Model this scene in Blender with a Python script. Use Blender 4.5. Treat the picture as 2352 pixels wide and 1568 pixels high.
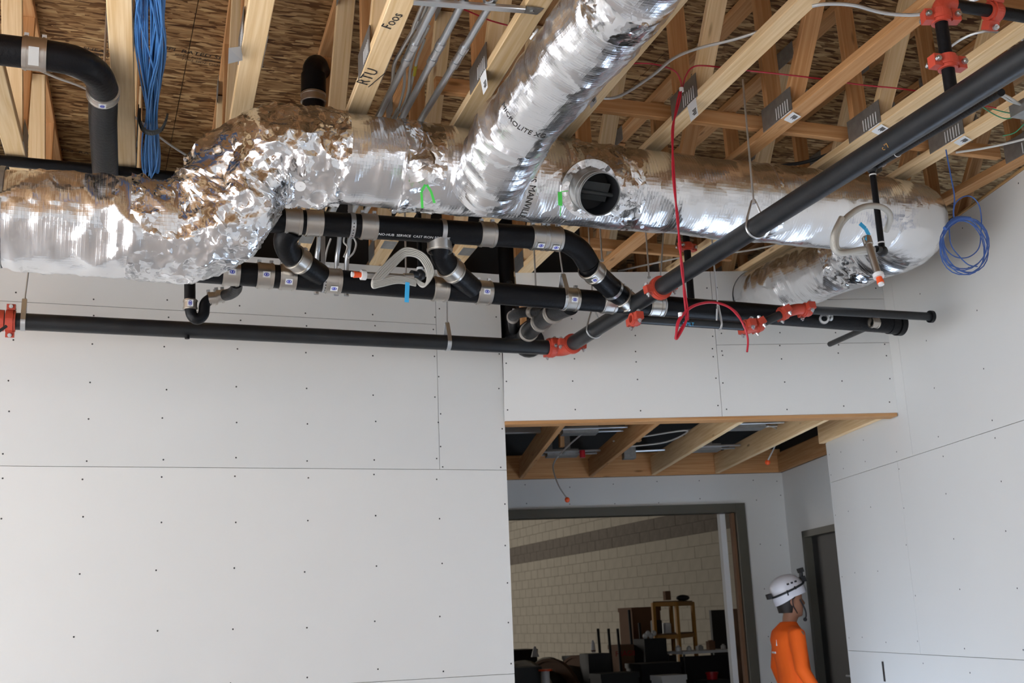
import bpy, bmesh, math, random
from mathutils import Vector, Matrix, noise
from mathutils.geometry import tessellate_polygon
for o in list(bpy.data.objects): bpy.data.objects.remove(o)
S = bpy.context.scene; C = S.collection
V = Vector; PI = math.pi
# ------------------------------------------------------------------ camera
FPX, CX, CY = 2608.69, 1176.0, 784.0
RIGHT = V((0.93649432, -0.3484285, -0.03969839)); UP = V((-0.04701532, -0.23692796, 0.97038894)); FWD = V((0.34751682, 0.9068973, 0.23826317))
EYE = V((0, 0, 1.529))
cam = bpy.data.objects.new('camera', bpy.data.cameras.new('camera')); C.objects.link(cam)
cam.matrix_world = Matrix(((RIGHT.x, UP.x, -FWD.x, 0), (RIGHT.y, UP.y, -FWD.y, 0), (RIGHT.z, UP.z, -FWD.z, EYE.z), (0, 0, 0, 1)))
cam.data.sensor_width = 22.3; cam.data.lens = FPX/2352*22.3; cam.data.clip_start = .05; cam.data.clip_end = 300
cam.data.dof.use_dof = True; cam.data.dof.focus_distance = 4.5; cam.data.dof.aperture_fstop = 3.5
S.camera = cam
# ------------------------------------------------------------------ world, lights, exposure
w = bpy.data.worlds.new('sky'); S.world = w; w.use_nodes = True
nt = w.node_tree; bg = nt.nodes['Background']; sky = nt.nodes.new('ShaderNodeTexSky')
sky.sky_type = 'NISHITA'; sky.sun_disc = False; sky.sun_elevation = math.radians(42); sky.sun_rotation = math.radians(200); sky.dust_density = 3; sky.altitude = 0
mixw = nt.nodes.new('ShaderNodeMixRGB'); mixw.inputs[0].default_value = .62; mixw.inputs[2].default_value = (6.7, 8.4, 11.0, 1)
nt.links.new(sky.outputs[0], mixw.inputs[1]); nt.links.new(mixw.outputs[0], bg.inputs[0]); bg.inputs[1].default_value = 0.52
S.view_settings.view_transform = 'Standard'; S.view_settings.look = 'None'; S.view_settings.gamma = 1; S.view_settings.use_curve_mapping = False
S.view_settings.exposure = 0.72
S.cycles.use_denoising = True; S.cycles.use_adaptive_sampling = True; S.cycles.adaptive_threshold = .02; S.cycles.max_bounces = 9; S.cycles.diffuse_bounces = 5; S.cycles.glossy_bounces = 5; S.cycles.sample_clamp_indirect = 8
S.cycles.caustics_reflective = False; S.cycles.caustics_refractive = False
def area(name, loc, target, sx, sy, power, col, portal=False):
    l = bpy.data.lights.new(name, 'AREA'); l.shape = 'RECTANGLE'; l.size = sx; l.size_y = sy; l.energy = power; l.color = col
    o = bpy.data.objects.new(name, l); C.objects.link(o); o.location = loc
    o.rotation_euler = (V(target)-V(loc)).to_track_quat('-Z', 'Y').to_euler()
    if portal: l.cycles.is_portal = True
    return o
area('storefront_portal', (-5.3, -6.05, 1.75), (-5.3, 0, 1.75), 3.3, 3.4, 10, (1, 1, 1), True)
area('side_window_portal', (-6.98, 1.3, 1.7), (0, 1.3, 1.7), 10.4, 3.3, 10, (1, 1, 1), True)
area('warehouse_fill', (-3.6, 27, 3.2), (9.8, 26, 2.6), 3, 5, 400, (1, .93, .84))  # added area lamp brightening the block wall; no bay door stands there
sl_ = bpy.data.lights.new('sun', 'SUN'); sl_.energy = 15; sl_.angle = math.radians(.6); sl_.color = (1, .975, .93); so = bpy.data.objects.new('sun', sl_); C.objects.link(so)
so.rotation_euler = V((1, .0, -.72)).to_track_quat('-Z', 'Y').to_euler()
# ------------------------------------------------------------------ geometry helpers
def at(x, y, X=None, Y=None, z=None, u=None, t=None):
    """real point where the photographed ray meets a given plane"""
    d = FWD+(x-CX)/FPX*RIGHT-(y-CY)/FPX*UP
    if Y is not None: k = Y/d.y
    elif X is not None: k = X/d.x
    elif z is not None: k = (z-EYE.z)/d.z
    elif u is not None: k = u/d.dot(NH)
    else: k = t/d.dot(NR)
    return EYE+d*k
PHI = .25298
NH = V((math.sin(PHI), math.cos(PHI), 0)); NR = V((math.cos(PHI), -math.sin(PHI), 0)); Z = V((0, 0, 1))
def HF(t, u, z): return NR*t+NH*u+Z*z
PSI = .0539
class G:
    def __init__(s): s.v = []; s.f = []; s.uv = []
    def add(s, vs, fs, uvs=None):
        n = len(s.v); s.v += [V(p) for p in vs]; s.f += [tuple(i+n for i in f) for f in fs]
        s.uv += uvs if uvs else [None]*len(fs)
        return s
def box(g, a, b, frame=None):
    x0, y0, z0 = a; x1, y1, z1 = b
    vs = [(x, y, z) for z in (z0, z1) for y in (y0, y1) for x in (x0, x1)]
    if frame: vs = [frame(*p) for p in vs]
    return g.add(vs, [(0, 2, 3, 1), (4, 5, 7, 6), (0, 1, 5, 4), (2, 6, 7, 3), (0, 4, 6, 2), (1, 3, 7, 5)])
def beam(g, p0, p1, w, h, up=Z, ch=.003):
    """timber: box from p0 to p1 (centre line), w sideways, h along up; uv u=length, v=around"""
    p0 = V(p0); p1 = V(p1); d = (p1-p0); L = d.length; d.normalize()
    s = d.cross(up).normalized(); u = s.cross(d).normalized()
    ring = [(-w/2+ch, -h/2), (w/2-ch, -h/2), (w/2, -h/2+ch), (w/2, h/2-ch), (w/2-ch, h/2), (-w/2+ch, h/2), (-w/2, h/2-ch), (-w/2, -h/2+ch)]
    vs = [p0+s*a+u*b for a, b in ring]+[p1+s*a+u*b for a, b in ring]
    acc = [0]
    for i in range(8):
        a, b = ring[i], ring[(i+1) % 8]; acc.append(acc[-1]+math.hypot(a[0]-b[0], a[1]-b[1]))
    fs = []; uvs = []
    for i in range(8):
        j = (i+1) % 8; fs.append((i, i+8, j+8, j)); uvs.append([(0, acc[i]), (L, acc[i]), (L, acc[i+1]), (0, acc[i+1])])
    fs.append(tuple(range(8))); uvs.append([(a*.3, b) for a, b in ring]); fs.append(tuple(range(15, 7, -1))); uvs.append([(a*.3, b) for a, b in ring[::-1]])
    return g.add(vs, fs, uvs)
def frames(pts):
    T = []
    for i in range(len(pts)):
        a = pts[max(i-1, 0)]; b = pts[min(i+1, len(pts)-1)]; T.append((b-a).normalized())
    n = T[0].cross(Z)
    if n.length < .1: n = T[0].cross(V((1, 0, 0)))
    n.normalize(); out = []
    for t in T:
        n = (n-t*n.dot(t)).normalized(); out.append((t, n, t.cross(n)))
    return out
def tube(g, pts, r, n=12, cap=True, inner=None):
    pts = [V(p) for p in pts]; fr = frames(pts); m = len(pts)
    rr = r if isinstance(r, (list, tuple)) else [r]*m
    vs = []; fs = []
    for p, (t, a, b), q in zip(pts, fr, rr):
        for k in range(n):
            th = 2*PI*k/n; vs.append(p+(a*math.cos(th)+b*math.sin(th))*q)
    for i in range(m-1):
        for k in range(n): fs.append((i*n+k, i*n+(k+1) % n, (i+1)*n+(k+1) % n, (i+1)*n+k))
    if cap: fs.append(tuple(range(n-1, -1, -1))); fs.append(tuple(range((m-1)*n, m*n)))
    return g.add(vs, fs)
def ring(g, c, d, r0, r1, L, n=24):
    """hollow sleeve centred at c along d"""
    c = V(c); d = V(d).normalized(); t, a, b = frames([c, c+d])[0]; vs = []; fs = []
    for r, s in ((r1, -.5), (r1, .5), (r0, .5), (r0, -.5)):
        for k in range(n):
            th = 2*PI*k/n; vs.append(c+d*L*s+(a*math.cos(th)+b*math.sin(th))*r)
    for i in range(4):
        j = (i+1) % 4
        for k in range(n): fs.append((i*n+k, j*n+k, j*n+(k+1) % n, i*n+(k+1) % n)[::-1])
    return g.add(vs, fs)
def sphere(g, c, r, n=10, m=8, sc=(1, 1, 1)):
    c = V(c); vs = []; fs = []
    for i in range(m+1):
        ph = PI*i/m
        for k in range(n):
            th = 2*PI*k/n; vs.append(c+V((r*sc[0]*math.sin(ph)*math.cos(th), r*sc[1]*math.sin(ph)*math.sin(th), r*sc[2]*math.cos(ph))))
    for i in range(m):
        for k in range(n): fs.append((i*n+k, (i+1)*n+k, (i+1)*n+(k+1) % n, i*n+(k+1) % n))
    return g.add(vs, fs)
def spline(pts, k=6):
    pts = [V(p) for p in pts]; P = [pts[0]]+pts+[pts[-1]]; out = []
    for i in range(1, len(P)-2):
        a, b, c, d = P[i-1:i+3]
        for j in range(k):
            t = j/k; out.append(.5*((2*b)+(c-a)*t+(2*a-5*b+4*c-d)*t*t+(3*b-a-3*c+d)*t**3))
    out.append(pts[-1]); return out
def polyprism(g, loops, frame, th):
    """flat sheet with holes: loops of (a,b), frame(a,b,c) -> world, c in 0..th"""
    flat = [V((a, b, 0)) for l in loops for a, b in l]; tris = tessellate_polygon([[V((a, b, 0)) for a, b in l] for l in loops])
    n = len(flat); vs = [frame(p.x, p.y, 0) for p in flat]+[frame(p.x, p.y, th) for p in flat]
    fs = [tuple(t) for t in tris]+[tuple(i+n for i in t[::-1]) for t in tris]; k = 0
    for l in loops:
        m = len(l)
        for i in range(m): fs.append((k+i, k+(i+1) % m, k+(i+1) % m+n, k+i+n))
        k += m
    return g.add(vs, fs)
BASE = {}
def empty(name, loc, label, cat, group=None):
    o = bpy.data.objects.new(name, None); C.objects.link(o); o.location = loc; o.empty_display_size = .1; BASE[o] = V(loc)
    o['label'] = label; o['category'] = cat
    if group: o['group'] = group
    return o
def obj(name, g, m, parent=None, smooth=False, label=None, cat=None, group=None, kind=None, fix=True):
    base = V((0, 0, 0))
    if parent is not None:
        p = parent
        while p.parent: p = p.parent
        base = BASE.get(p, V((0, 0, 0)))
    elif cat:
        base = sum(g.v, V())/len(g.v); base.z = min(v.z for v in g.v)
    me = bpy.data.meshes.new(name); me.from_pydata([tuple(v-base) for v in g.v], [], g.f)
    if any(u is not None for u in g.uv):
        l = me.uv_layers.new(name='UVMap'); i = 0
        for f, uv in zip(g.f, g.uv):
            for k in range(len(f)):
                l.data[i].uv = uv[k] if uv else (0, 0); i += 1
    if fix:
        bm = bmesh.new(); bm.from_mesh(me); bmesh.ops.recalc_face_normals(bm, faces=bm.faces); bm.to_mesh(me); bm.free()
    me.materials.append(m)
    if smooth:
        me.shade_smooth() if hasattr(me, 'shade_smooth') else None
        me.set_sharp_from_angle(angle=math.radians(42))
    o = bpy.data.objects.new(name, me); C.objects.link(o)
    if parent is not None: o.parent = parent
    else:
        o.location = base; BASE[o] = base
    if label: o['label'] = label
    if cat: o['category'] = cat
    if group: o['group'] = group
    if kind: o['kind'] = kind
    return o
# ------------------------------------------------------------------ materials
def mat(name, col, rough=.6, metal=0, bump=None, var=None, spec=None, emit=None):
    m = bpy.data.materials.new(name); m.use_nodes = True; t = m.node_tree; b = t.nodes['Principled BSDF']
    b.inputs['Base Color'].default_value = (*col, 1); b.inputs['Roughness'].default_value = rough; b.inputs['Metallic'].default_value = metal
    if spec is not None: b.inputs['Specular IOR Level'].default_value = spec
    N = t.nodes; Lk = t.links
    if var or bump:
        tc = N.new('ShaderNodeTexCoord')
    if var:
        sc, amt = var[:2]
        nz = N.new('ShaderNodeTexNoise'); nz.inputs['Scale'].default_value = sc; nz.inputs['Detail'].default_value = 5; Lk.new(tc.outputs['Object'], nz.inputs['Vector'])
        mx = N.new('ShaderNodeMixRGB'); mx.inputs[1].default_value = tuple(c*(1-amt) for c in col)+(1,); mx.inputs[2].default_value = tuple(min(1, c*(1+amt)) for c in col)+(1,)
        Lk.new(nz.outputs[0], mx.inputs[0]); Lk.new(mx.outputs[0], b.inputs['Base Color'])
    if bump:
        sc, st = bump
        nz = N.new('ShaderNodeTexNoise'); nz.inputs['Scale'].default_value = sc; nz.inputs['Detail'].default_value = 6; Lk.new(tc.outputs['Object'], nz.inputs['Vector'])
        bp = N.new('ShaderNodeBump'); bp.inputs['Strength'].default_value = st; bp.inputs['Distance'].default_value = .01
        Lk.new(nz.outputs[0], bp.inputs['Height']); Lk.new(bp.outputs[0], b.inputs['Normal'])
    return m
def lumber(name, dark, light, knots=True):
    m = bpy.data.materials.new(name); m.use_nodes = True; t = m.node_tree; b = t.nodes['Principled BSDF']; N = t.nodes; Lk = t.links
    b.inputs['Roughness'].default_value = .72; b.inputs['Specular IOR Level'].default_value = .2
    uv = N.new('ShaderNodeUVMap'); oi = N.new('ShaderNodeObjectInfo'); ad = N.new('ShaderNodeVectorMath'); ad.operation = 'ADD'
    cm = N.new('ShaderNodeCombineXYZ'); ml = N.new('ShaderNodeMath'); ml.operation = 'MULTIPLY'; ml.inputs[1].default_value = 37
    Lk.new(oi.outputs['Random'], ml.inputs[0]); Lk.new(ml.outputs[0], cm.inputs[0]); Lk.new(ml.outputs[0], cm.inputs[1]); Lk.new(uv.outputs[0], ad.inputs[0]); Lk.new(cm.outputs[0], ad.inputs[1])
    mp = N.new('ShaderNodeMapping'); mp.inputs['Scale'].default_value = (2.2, 60, 1); Lk.new(ad.outputs[0], mp.inputs[0])
    n1 = N.new('ShaderNodeTexNoise'); n1.inputs['Scale'].default_value = 1; n1.inputs['Detail'].default_value = 5; n1.inputs['Distortion'].default_value = .6; Lk.new(mp.outputs[0], n1.inputs['Vector'])
    r = N.new('ShaderNodeValToRGB'); r.color_ramp.elements[0].position = .32; r.color_ramp.elements[1].position = .68
    r.color_ramp.elements[0].color = (*dark, 1); r.color_ramp.elements[1].color = (*light, 1); Lk.new(n1.outputs[0], r.inputs[0])
    # per-board tone
    tone = N.new('ShaderNodeMapRange'); tone.inputs[3].default_value = .8; tone.inputs[4].default_value = 1.12; Lk.new(oi.outputs['Random'], tone.inputs[0])
    hs = N.new('ShaderNodeHueSaturation'); Lk.new(tone.outputs[0], hs.inputs['Value']); Lk.new(r.outputs[0], hs.inputs['Color'])
    out = hs.outputs[0]
    if knots:
        mk = N.new('ShaderNodeMapping'); mk.inputs['Scale'].default_value = (2.6, 11, 1); Lk.new(ad.outputs[0], mk.inputs[0])
        vo = N.new('ShaderNodeTexVoronoi'); vo.inputs['Scale'].default_value = 1; Lk.new(mk.outputs[0], vo.inputs['Vector'])
        kr = N.new('ShaderNodeValToRGB'); kr.color_ramp.elements[0].position = .05; kr.color_ramp.elements[1].position = .13; kr.color_ramp.elements[0].color = (.75, .75, .75, 1); kr.color_ramp.elements[1].color = (0, 0, 0, 1)
        Lk.new(vo.outputs['Distance'], kr.inputs[0])
        mx = N.new('ShaderNodeMixRGB'); mx.inputs[2].default_value = (.2, .085, .03, 1); Lk.new(kr.outputs[0], mx.inputs[0]); Lk.new(out, mx.inputs[1]); out = mx.outputs[0]
    Lk.new(out, b.inputs['Base Color'])
    bp = N.new('ShaderNodeBump'); bp.inputs['Strength'].default_value = .15; bp.inputs['Distance'].default_value = .003; Lk.new(n1.outputs[0], bp.inputs['Height']); Lk.new(bp.outputs[0], b.inputs['Normal'])
    return m
def osb_mat():
    m = bpy.data.materials.new('osb'); m.use_nodes = True; t = m.node_tree; b = t.nodes['Principled BSDF']; N = t.nodes; Lk = t.links
    b.inputs['Roughness'].default_value = .7; b.inputs['Specular IOR Level'].default_value = .25
    tc = N.new('ShaderNodeTexCoord'); wn = N.new('ShaderNodeTexNoise'); wn.inputs['Scale'].default_value = 5; wn.inputs['Detail'].default_value = 1
    Lk.new(tc.outputs['Object'], wn.inputs['Vector'])
    prev = None; hprev = None
    ramps = [((.11, .045, .015), (.30, .165, .068), (.47, .285, .13)), ((.14, .06, .02), (.36, .2, .085), (.55, .35, .165)), ((.09, .036, .012), (.28, .15, .06), (.62, .42, .21))]
    for i, (rot, sx, sy) in enumerate(((5, 13, 62), (-22, 16, 80), (31, 12, 56))):
        mp = N.new('ShaderNodeMapping'); mp.inputs['Rotation'].default_value = (0, 0, math.radians(rot)); mp.inputs['Scale'].default_value = (sx, sy, 1); mp.inputs['Location'].default_value = (i*3.3, i*7.1, 0)
        dm = N.new('ShaderNodeMixRGB'); dm.blend_type = 'ADD'; dm.inputs[0].default_value = .03; Lk.new(tc.outputs['Object'], dm.inputs[1]); Lk.new(wn.outputs['Color'], dm.inputs[2])
        Lk.new(dm.outputs[0], mp.inputs[0])
        vo = N.new('ShaderNodeTexVoronoi'); vo.inputs['Scale'].default_value = 1; vo.inputs['Randomness'].default_value = 1; Lk.new(mp.outputs[0], vo.inputs['Vector'])
        sp = N.new('ShaderNodeSeparateColor'); Lk.new(vo.outputs['Color'], sp.inputs[0])
        r = N.new('ShaderNodeValToRGB'); e = r.color_ramp.elements; e[0].color = (*ramps[i][0], 1); e[1].color = (*ramps[i][2], 1); k = e.new(.45); k.color = (*ramps[i][1], 1); e[0].position = .08
        Lk.new(sp.outputs[0], r.inputs[0])
        if prev is None: prev = r.outputs[0]; hprev = sp.outputs[1]
        else:
            gt = N.new('ShaderNodeMath'); gt.operation = 'GREATER_THAN'; gt.inputs[1].default_value = .52; Lk.new(sp.outputs[2], gt.inputs[0])
            mx = N.new('ShaderNodeMixRGB'); Lk.new(gt.outputs[0], mx.inputs[0]); Lk.new(prev, mx.inputs[1]); Lk.new(r.outputs[0], mx.inputs[2]); prev = mx.outputs[0]
            mh = N.new('ShaderNodeMixRGB'); Lk.new(gt.outputs[0], mh.inputs[0]); Lk.new(hprev, mh.inputs[1]); Lk.new(sp.outputs[1], mh.inputs[2]); hprev = mh.outputs[0]
    gn = N.new('ShaderNodeTexNoise'); gn.inputs['Scale'].default_value = 1; gn.inputs['Detail'].default_value = 6
    mg = N.new('ShaderNodeMapping'); mg.inputs['Scale'].default_value = (14, 260, 1); Lk.new(tc.outputs['Object'], mg.inputs[0]); Lk.new(mg.outputs[0], gn.inputs['Vector'])
    ml = N.new('ShaderNodeMixRGB'); ml.blend_type = 'MULTIPLY'; ml.inputs[0].default_value = .25; Lk.new(prev, ml.inputs[1])
    rg = N.new('ShaderNodeValToRGB'); rg.color_ramp.elements[0].position = .3; rg.color_ramp.elements[0].color = (.45, .4, .36, 1); rg.color_ramp.elements[1].position = .6; rg.color_ramp.elements[1].color = (1.0, 1.0, 1.0, 1)
    Lk.new(gn.outputs[0], rg.inputs[0]); Lk.new(rg.outputs[0], ml.inputs[2]); Lk.new(ml.outputs[0], b.inputs['Base Color'])
    bp = N.new('ShaderNodeBump'); bp.inputs['Strength'].default_value = .5; bp.inputs['Distance'].default_value = .004; Lk.new(hprev, bp.inputs['Height']); Lk.new(bp.outputs[0], b.inputs['Normal'])
    return m
def foil(name, rough, crink, fine, scrim, facet=.1, fs=9):
    m = bpy.data.materials.new(name); m.use_nodes = True; t = m.node_tree; b = t.nodes['Principled BSDF']; N = t.nodes; Lk = t.links
    b.inputs['Metallic'].default_value = 1; b.inputs['Roughness'].default_value = rough; b.inputs['Base Color'].default_value = (.83, .835, .85, 1)
    tc = N.new('ShaderNodeTexCoord'); h = None
    def lay(sock, amt):
        nonlocal h
        ml = N.new('ShaderNodeMath'); ml.operation = 'MULTIPLY'; ml.inputs[1].default_value = amt; Lk.new(sock, ml.inputs[0])
        if h is None: h = ml.outputs[0]
        else:
            a = N.new('ShaderNodeMath'); a.operation = 'ADD'; Lk.new(h, a.inputs[0]); Lk.new(ml.outputs[0], a.inputs[1]); h = a.outputs[0]
    # creases: distorted voronoi
    wn = N.new('ShaderNodeTexNoise'); wn.inputs['Scale'].default_value = 7; wn.inputs['Detail'].default_value = 3; Lk.new(tc.outputs['Object'], wn.inputs['Vector'])
    ad = N.new('ShaderNodeMixRGB'); ad.blend_type = 'ADD'; ad.inputs[0].default_value = .25; Lk.new(tc.outputs['Object'], ad.inputs[1]); Lk.new(wn.outputs['Color'], ad.inputs[2])
    for sc, am in ((8, crink), (26, crink*.22)):
        vo = N.new('ShaderNodeTexVoronoi'); vo.inputs['Scale'].default_value = sc; Lk.new(ad.outputs[0], vo.inputs['Vector']); lay(vo.outputs['Distance'], am)
    n2 = N.new('ShaderNodeTexNoise'); n2.inputs['Scale'].default_value = 4.5; n2.inputs['Detail'].default_value = 2; Lk.new(tc.outputs['Object'], n2.inputs['Vector']); lay(n2.outputs[0], fine*6)
    n3 = N.new('ShaderNodeTexNoise'); n3.inputs['Scale'].default_value = 60; n3.inputs['Detail'].default_value = 3; Lk.new(tc.outputs['Object'], n3.inputs['Vector']); lay(n3.outputs[0], fine)
    if scrim:
        for ax, amp in ((0, scrim), (1, scrim*.6)):
            wv = N.new('ShaderNodeTexWave'); wv.wave_type = 'BANDS'; wv.bands_direction = 'X' if ax == 0 else 'Y'; wv.inputs['Scale'].default_value = 22; wv.inputs['Distortion'].default_value = .3
            uv = N.new('ShaderNodeUVMap'); Lk.new(uv.outputs[0], wv.inputs['Vector'])
            pw = N.new('ShaderNodeMath'); pw.operation = 'POWER'; pw.inputs[1].default_value = 6; Lk.new(wv.outputs['Fac'], pw.inputs[0]); 
            mo = N.new('ShaderNodeTexNoise'); mo.inputs['Scale'].default_value = 5 if ax == 0 else 3; Lk.new(tc.outputs['Object'], mo.inputs['Vector']); mm = N.new('ShaderNodeMath'); mm.operation = 'MULTIPLY'; Lk.new(pw.outputs[0], mm.inputs[0]); Lk.new(mo.outputs[0], mm.inputs[1]); lay(mm.outputs[0], amp)
    bp = N.new('ShaderNodeBump'); bp.inputs['Strength'].default_value = 1; bp.inputs['Distance'].default_value = .02
    Lk.new(h, bp.inputs['Height']); nrm = bp.outputs[0]
    for k, (sc, am) in enumerate(((fs, facet), (fs*2.9, facet*.6))):
        mp = N.new('ShaderNodeMapping'); mp.inputs['Rotation'].default_value = (.4*k, .7, .5+k); mp.inputs['Scale'].default_value = (1, .45, 1); Lk.new(ad.outputs[0], mp.inputs[0])
        vo = N.new('ShaderNodeTexVoronoi'); vo.inputs['Scale'].default_value = sc; Lk.new(mp.outputs[0], vo.inputs['Vector'])
        sb = N.new('ShaderNodeVectorMath'); sb.operation = 'SUBTRACT'; sb.inputs[1].default_value = (.5, .5, .5); Lk.new(vo.outputs['Color'], sb.inputs[0])
        sc_ = N.new('ShaderNodeVectorMath'); sc_.operation = 'SCALE'; sc_.inputs['Scale'].default_value = am; Lk.new(sb.outputs[0], sc_.inputs[0])
        a2 = N.new('ShaderNodeVectorMath'); a2.operation = 'ADD'; Lk.new(nrm, a2.inputs[0]); Lk.new(sc_.outputs[0], a2.inputs[1])
        nz_ = N.new('ShaderNodeVectorMath'); nz_.operation = 'NORMALIZE'; Lk.new(a2.outputs[0], nz_.inputs[0]); nrm = nz_.outputs[0]
    Lk.new(nrm, b.inputs['Normal'])
    return m
M = dict(
    dry=mat('drywall', (.73, .725, .705), .85, var=(1.2, .03), spec=.2), dry2=mat('drywall_grey', (.69, .69, .675), .85, var=(1.6, .03), spec=.2),
    mud=mat('joint_gap', (.33, .31, .28), .9), screw=mat('screw_head', (.05, .05, .05), .5, .6),
    pine=lumber('pine_lumber', (.70, .47, .235), (.86, .65, .40)), fir=lumber('fir_lumber', (.50, .24, .09), (.64, .36, .17)), plate=lumber('top_plate_lumber', (.36, .2, .08), (.52, .32, .14)),
    osb=osb_mat(), foil=foil('foil_facing', .24, .05, .016, .022, .16, 7), crumple=foil('crumpled_foil', .19, .22, .04, 0, .55, 12), tape=foil('foil_tape', .17, .12, .02, 0, .3, 12),
    iron=mat('cast_iron', (.006, .006, .007), .38, bump=(70, .2), spec=.18), steelpipe=mat('black_steel_pipe', (.014, .015, .017), .36, bump=(60, .08), var=(9, .5), spec=.38),
    red=mat('red_fitting', (.5, .062, .034), .45, bump=(50, .2), var=(14, .2)), zinc=mat('zinc_steel', (.56, .57, .58), .36, 1, bump=(40, .05)), band=mat('stainless_band', (.5, .47, .43), .33, 1, bump=(30, .1)),
    galv=mat('galvanized_plate', (.33, .335, .33), .5, .85, var=(30, .3)), emt=mat('conduit', (.5, .52, .54), .32, .9), mc=mat('armored_cable', (.55, .55, .54), .4, .5), nm=mat('white_cable', (.62, .61, .58), .55),
    bcab=mat('blue_cable', (.055, .19, .46), .5), bcab2=mat('dark_blue_wire', (.05, .12, .38), .5), rcab=mat('red_cable', (.42, .012, .03), .42), green=mat('green_wire', (.05, .28, .14), .5),
    paper=mat('white_paper', (.74, .75, .76), .7), ink=mat('ink', (.03, .025, .022), .8), blueink=mat('blue_ink', (.04, .06, .45), .6), gtape=mat('green_tape', (.1, .75, .12), .5), btape=mat('blue_tape', (.05, .45, .85), .5),
    orange=mat('orange_cap', (.85, .1, .02), .45), white=mat('white_plastic', (.75, .75, .75), .4), braid=mat('braided_hose', (.6, .58, .53), .38, .75, bump=(400, .5)), rubber=mat('rubber', (.02, .02, .02), .7),
    concrete=mat('concrete', (.2, .195, .185), .75, bump=(25, .2), var=(2.5, .15)), pale=mat('pale_slab', (.70, .70, .69), .7, var=(2, .06)), ground=mat('pale_gravel', (.5, .48, .45), .9, var=(1, .1)), cmu=mat('concrete_block', (.46, .42, .35), .9, bump=(45, .6), var=(4, .14)),
    cmud=mat('split_face_block', (.2, .175, .15), .95, bump=(30, 1), var=(9, .25)), mortar=mat('mortar', (.40, .37, .31), .95),
    olive=mat('olive_door_frame', (.085, .078, .058), .5), door=mat('dark_door', (.02, .018, .017), .5), dark=mat('shade_backing', (.03, .03, .03), .7), tan=mat('cardboard', (.2, .1, .05), .8, var=(5, .12)),  # dark: near-black colour standing in for unlit depth behind the framing
    yel=mat('orange_lumber', (.5, .24, .04), .6), blackp=mat('black_plastic', (.014, .014, .016), .5), redp=mat('red_plastic', (.45, .01, .02), .4), grey=mat('grey_paint', (.03, .033, .034), .6),
    skin=mat('skin', (.36, .17, .1), .55), hair=mat('dark_hair', (.02, .015, .012), .6), shirt=mat('orange_shirt', (1, .14, .005), .8, bump=(12, .6)), jeans=mat('work_trousers', (.05, .06, .1), .85), helmet=mat('white_helmet', (.78, .76, .8), .35))
# ------------------------------------------------------------------ text
def text_mesh(s, size, fn):
    cu = bpy.data.curves.new('t', 'FONT'); cu.body = s; cu.size = size; cu.resolution_u = 2; cu.align_x = 'LEFT'
    o = bpy.data.objects.new('t', cu); C.objects.link(o); dg = bpy.context.evaluated_depsgraph_get(); me = bpy.data.meshes.new_from_object(o.evaluated_get(dg))
    bpy.data.objects.remove(o); g = G(); g.add([fn(v.co.x, v.co.y) for v in me.vertices], [tuple(p.vertices) for p in me.polygons]); return g
def text_on(name, s, size, p0, right, n, m, parent, slant=0):
    r = V(right).normalized(); n = V(n).normalized(); u = n.cross(r).normalized(); p0 = V(p0)
    return obj(name, text_mesh(s, size, lambda x, y: p0+r*(x+slant*y)+u*y+n*.0015), m, parent, fix=False)
# ================================================================== STRUCTURE
random.seed(4)
fl = G(); box(fl, (-7.2, -6.2, -.15), (4.2, 7, 0)); obj('floor', fl, M['pale'], kind='structure')
fl = G(); box(fl, (-7, 7, -.15), (14, 44, 0)); obj('floor_warehouse', fl, M['concrete'], kind='structure')
gr = G(); box(gr, (-60, -90, -.25), (60, -6.2, -.06)); box(gr, (-60, -6.2, -.25), (-7.2, 30, -.06)); obj('ground_outside', gr, M['ground'], kind='structure')
def screws(parent, fn, pts):
    g = G()
    for a, b in pts:
        c = fn(a+random.uniform(-.012, .012), b+random.uniform(-.02, .02)); d = fn(a, b)
        n = NSC; s = n.cross(Z).normalized(); vs = [c-n*.0012+(s*math.cos(k*PI/3)+Z*math.sin(k*PI/3))*.0052 for k in range(6)]
        g.add(vs, [tuple(range(6))])
    obj('screw_heads', g, M['screw'], parent, kind='stuff', fix=False)
# left wall (faces the camera)
LX, LY = 2.469, 6.625; JX = 2.033
wl = obj('wall_left', box(G(), (-7.0, LY+.014, 0), (LX, LY+.12, 3.70)), M['mud'], kind='structure')
gp = .003
for i, (x0, x1, z0, z1) in enumerate([(-7.0, LX, 0, 1.22), (-7.0, -1.25, 1.22, 2.44), (-1.25, LX, 1.22, 2.44), (-7.0, -1.6, 2.44, 3.355), (-1.6, JX, 2.44, 3.355), (JX, LX, 2.44, 3.717), (-7.0, JX, 3.355, 3.717)]):
    obj('drywall_sheet', box(G(), (x0+gp/2, LY, z0+gp/2), (x1-gp/2, LY+.0127, z1-gp/2)), M['dry2'] if i in (5, 6, 4) else M['dry'], wl)
NSC = V((0, 1, 0)); pts = []
for k in range(-5, 6):
    x = .001+k*.4064
    for z in (.3, .62, .92, 1.16, 1.27, 1.55, 1.86, 2.15, 2.39, 2.49, 2.72, 2.9, 3.13, 3.31, 3.4, 3.65): pts.append((x-(.012 if k == 5 else 0), z))
    if k == 5: pts += [(x+.018, z) for z in (2.47, 2.6, 2.8, 3.0, 3.2, 3.45, 3.6)]
for z in [1.27+.24*i for i in range(10)]: pts.append((LX-.03, z))
screws(wl, lambda a, b: V((a, LY, b)), pts)
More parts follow.
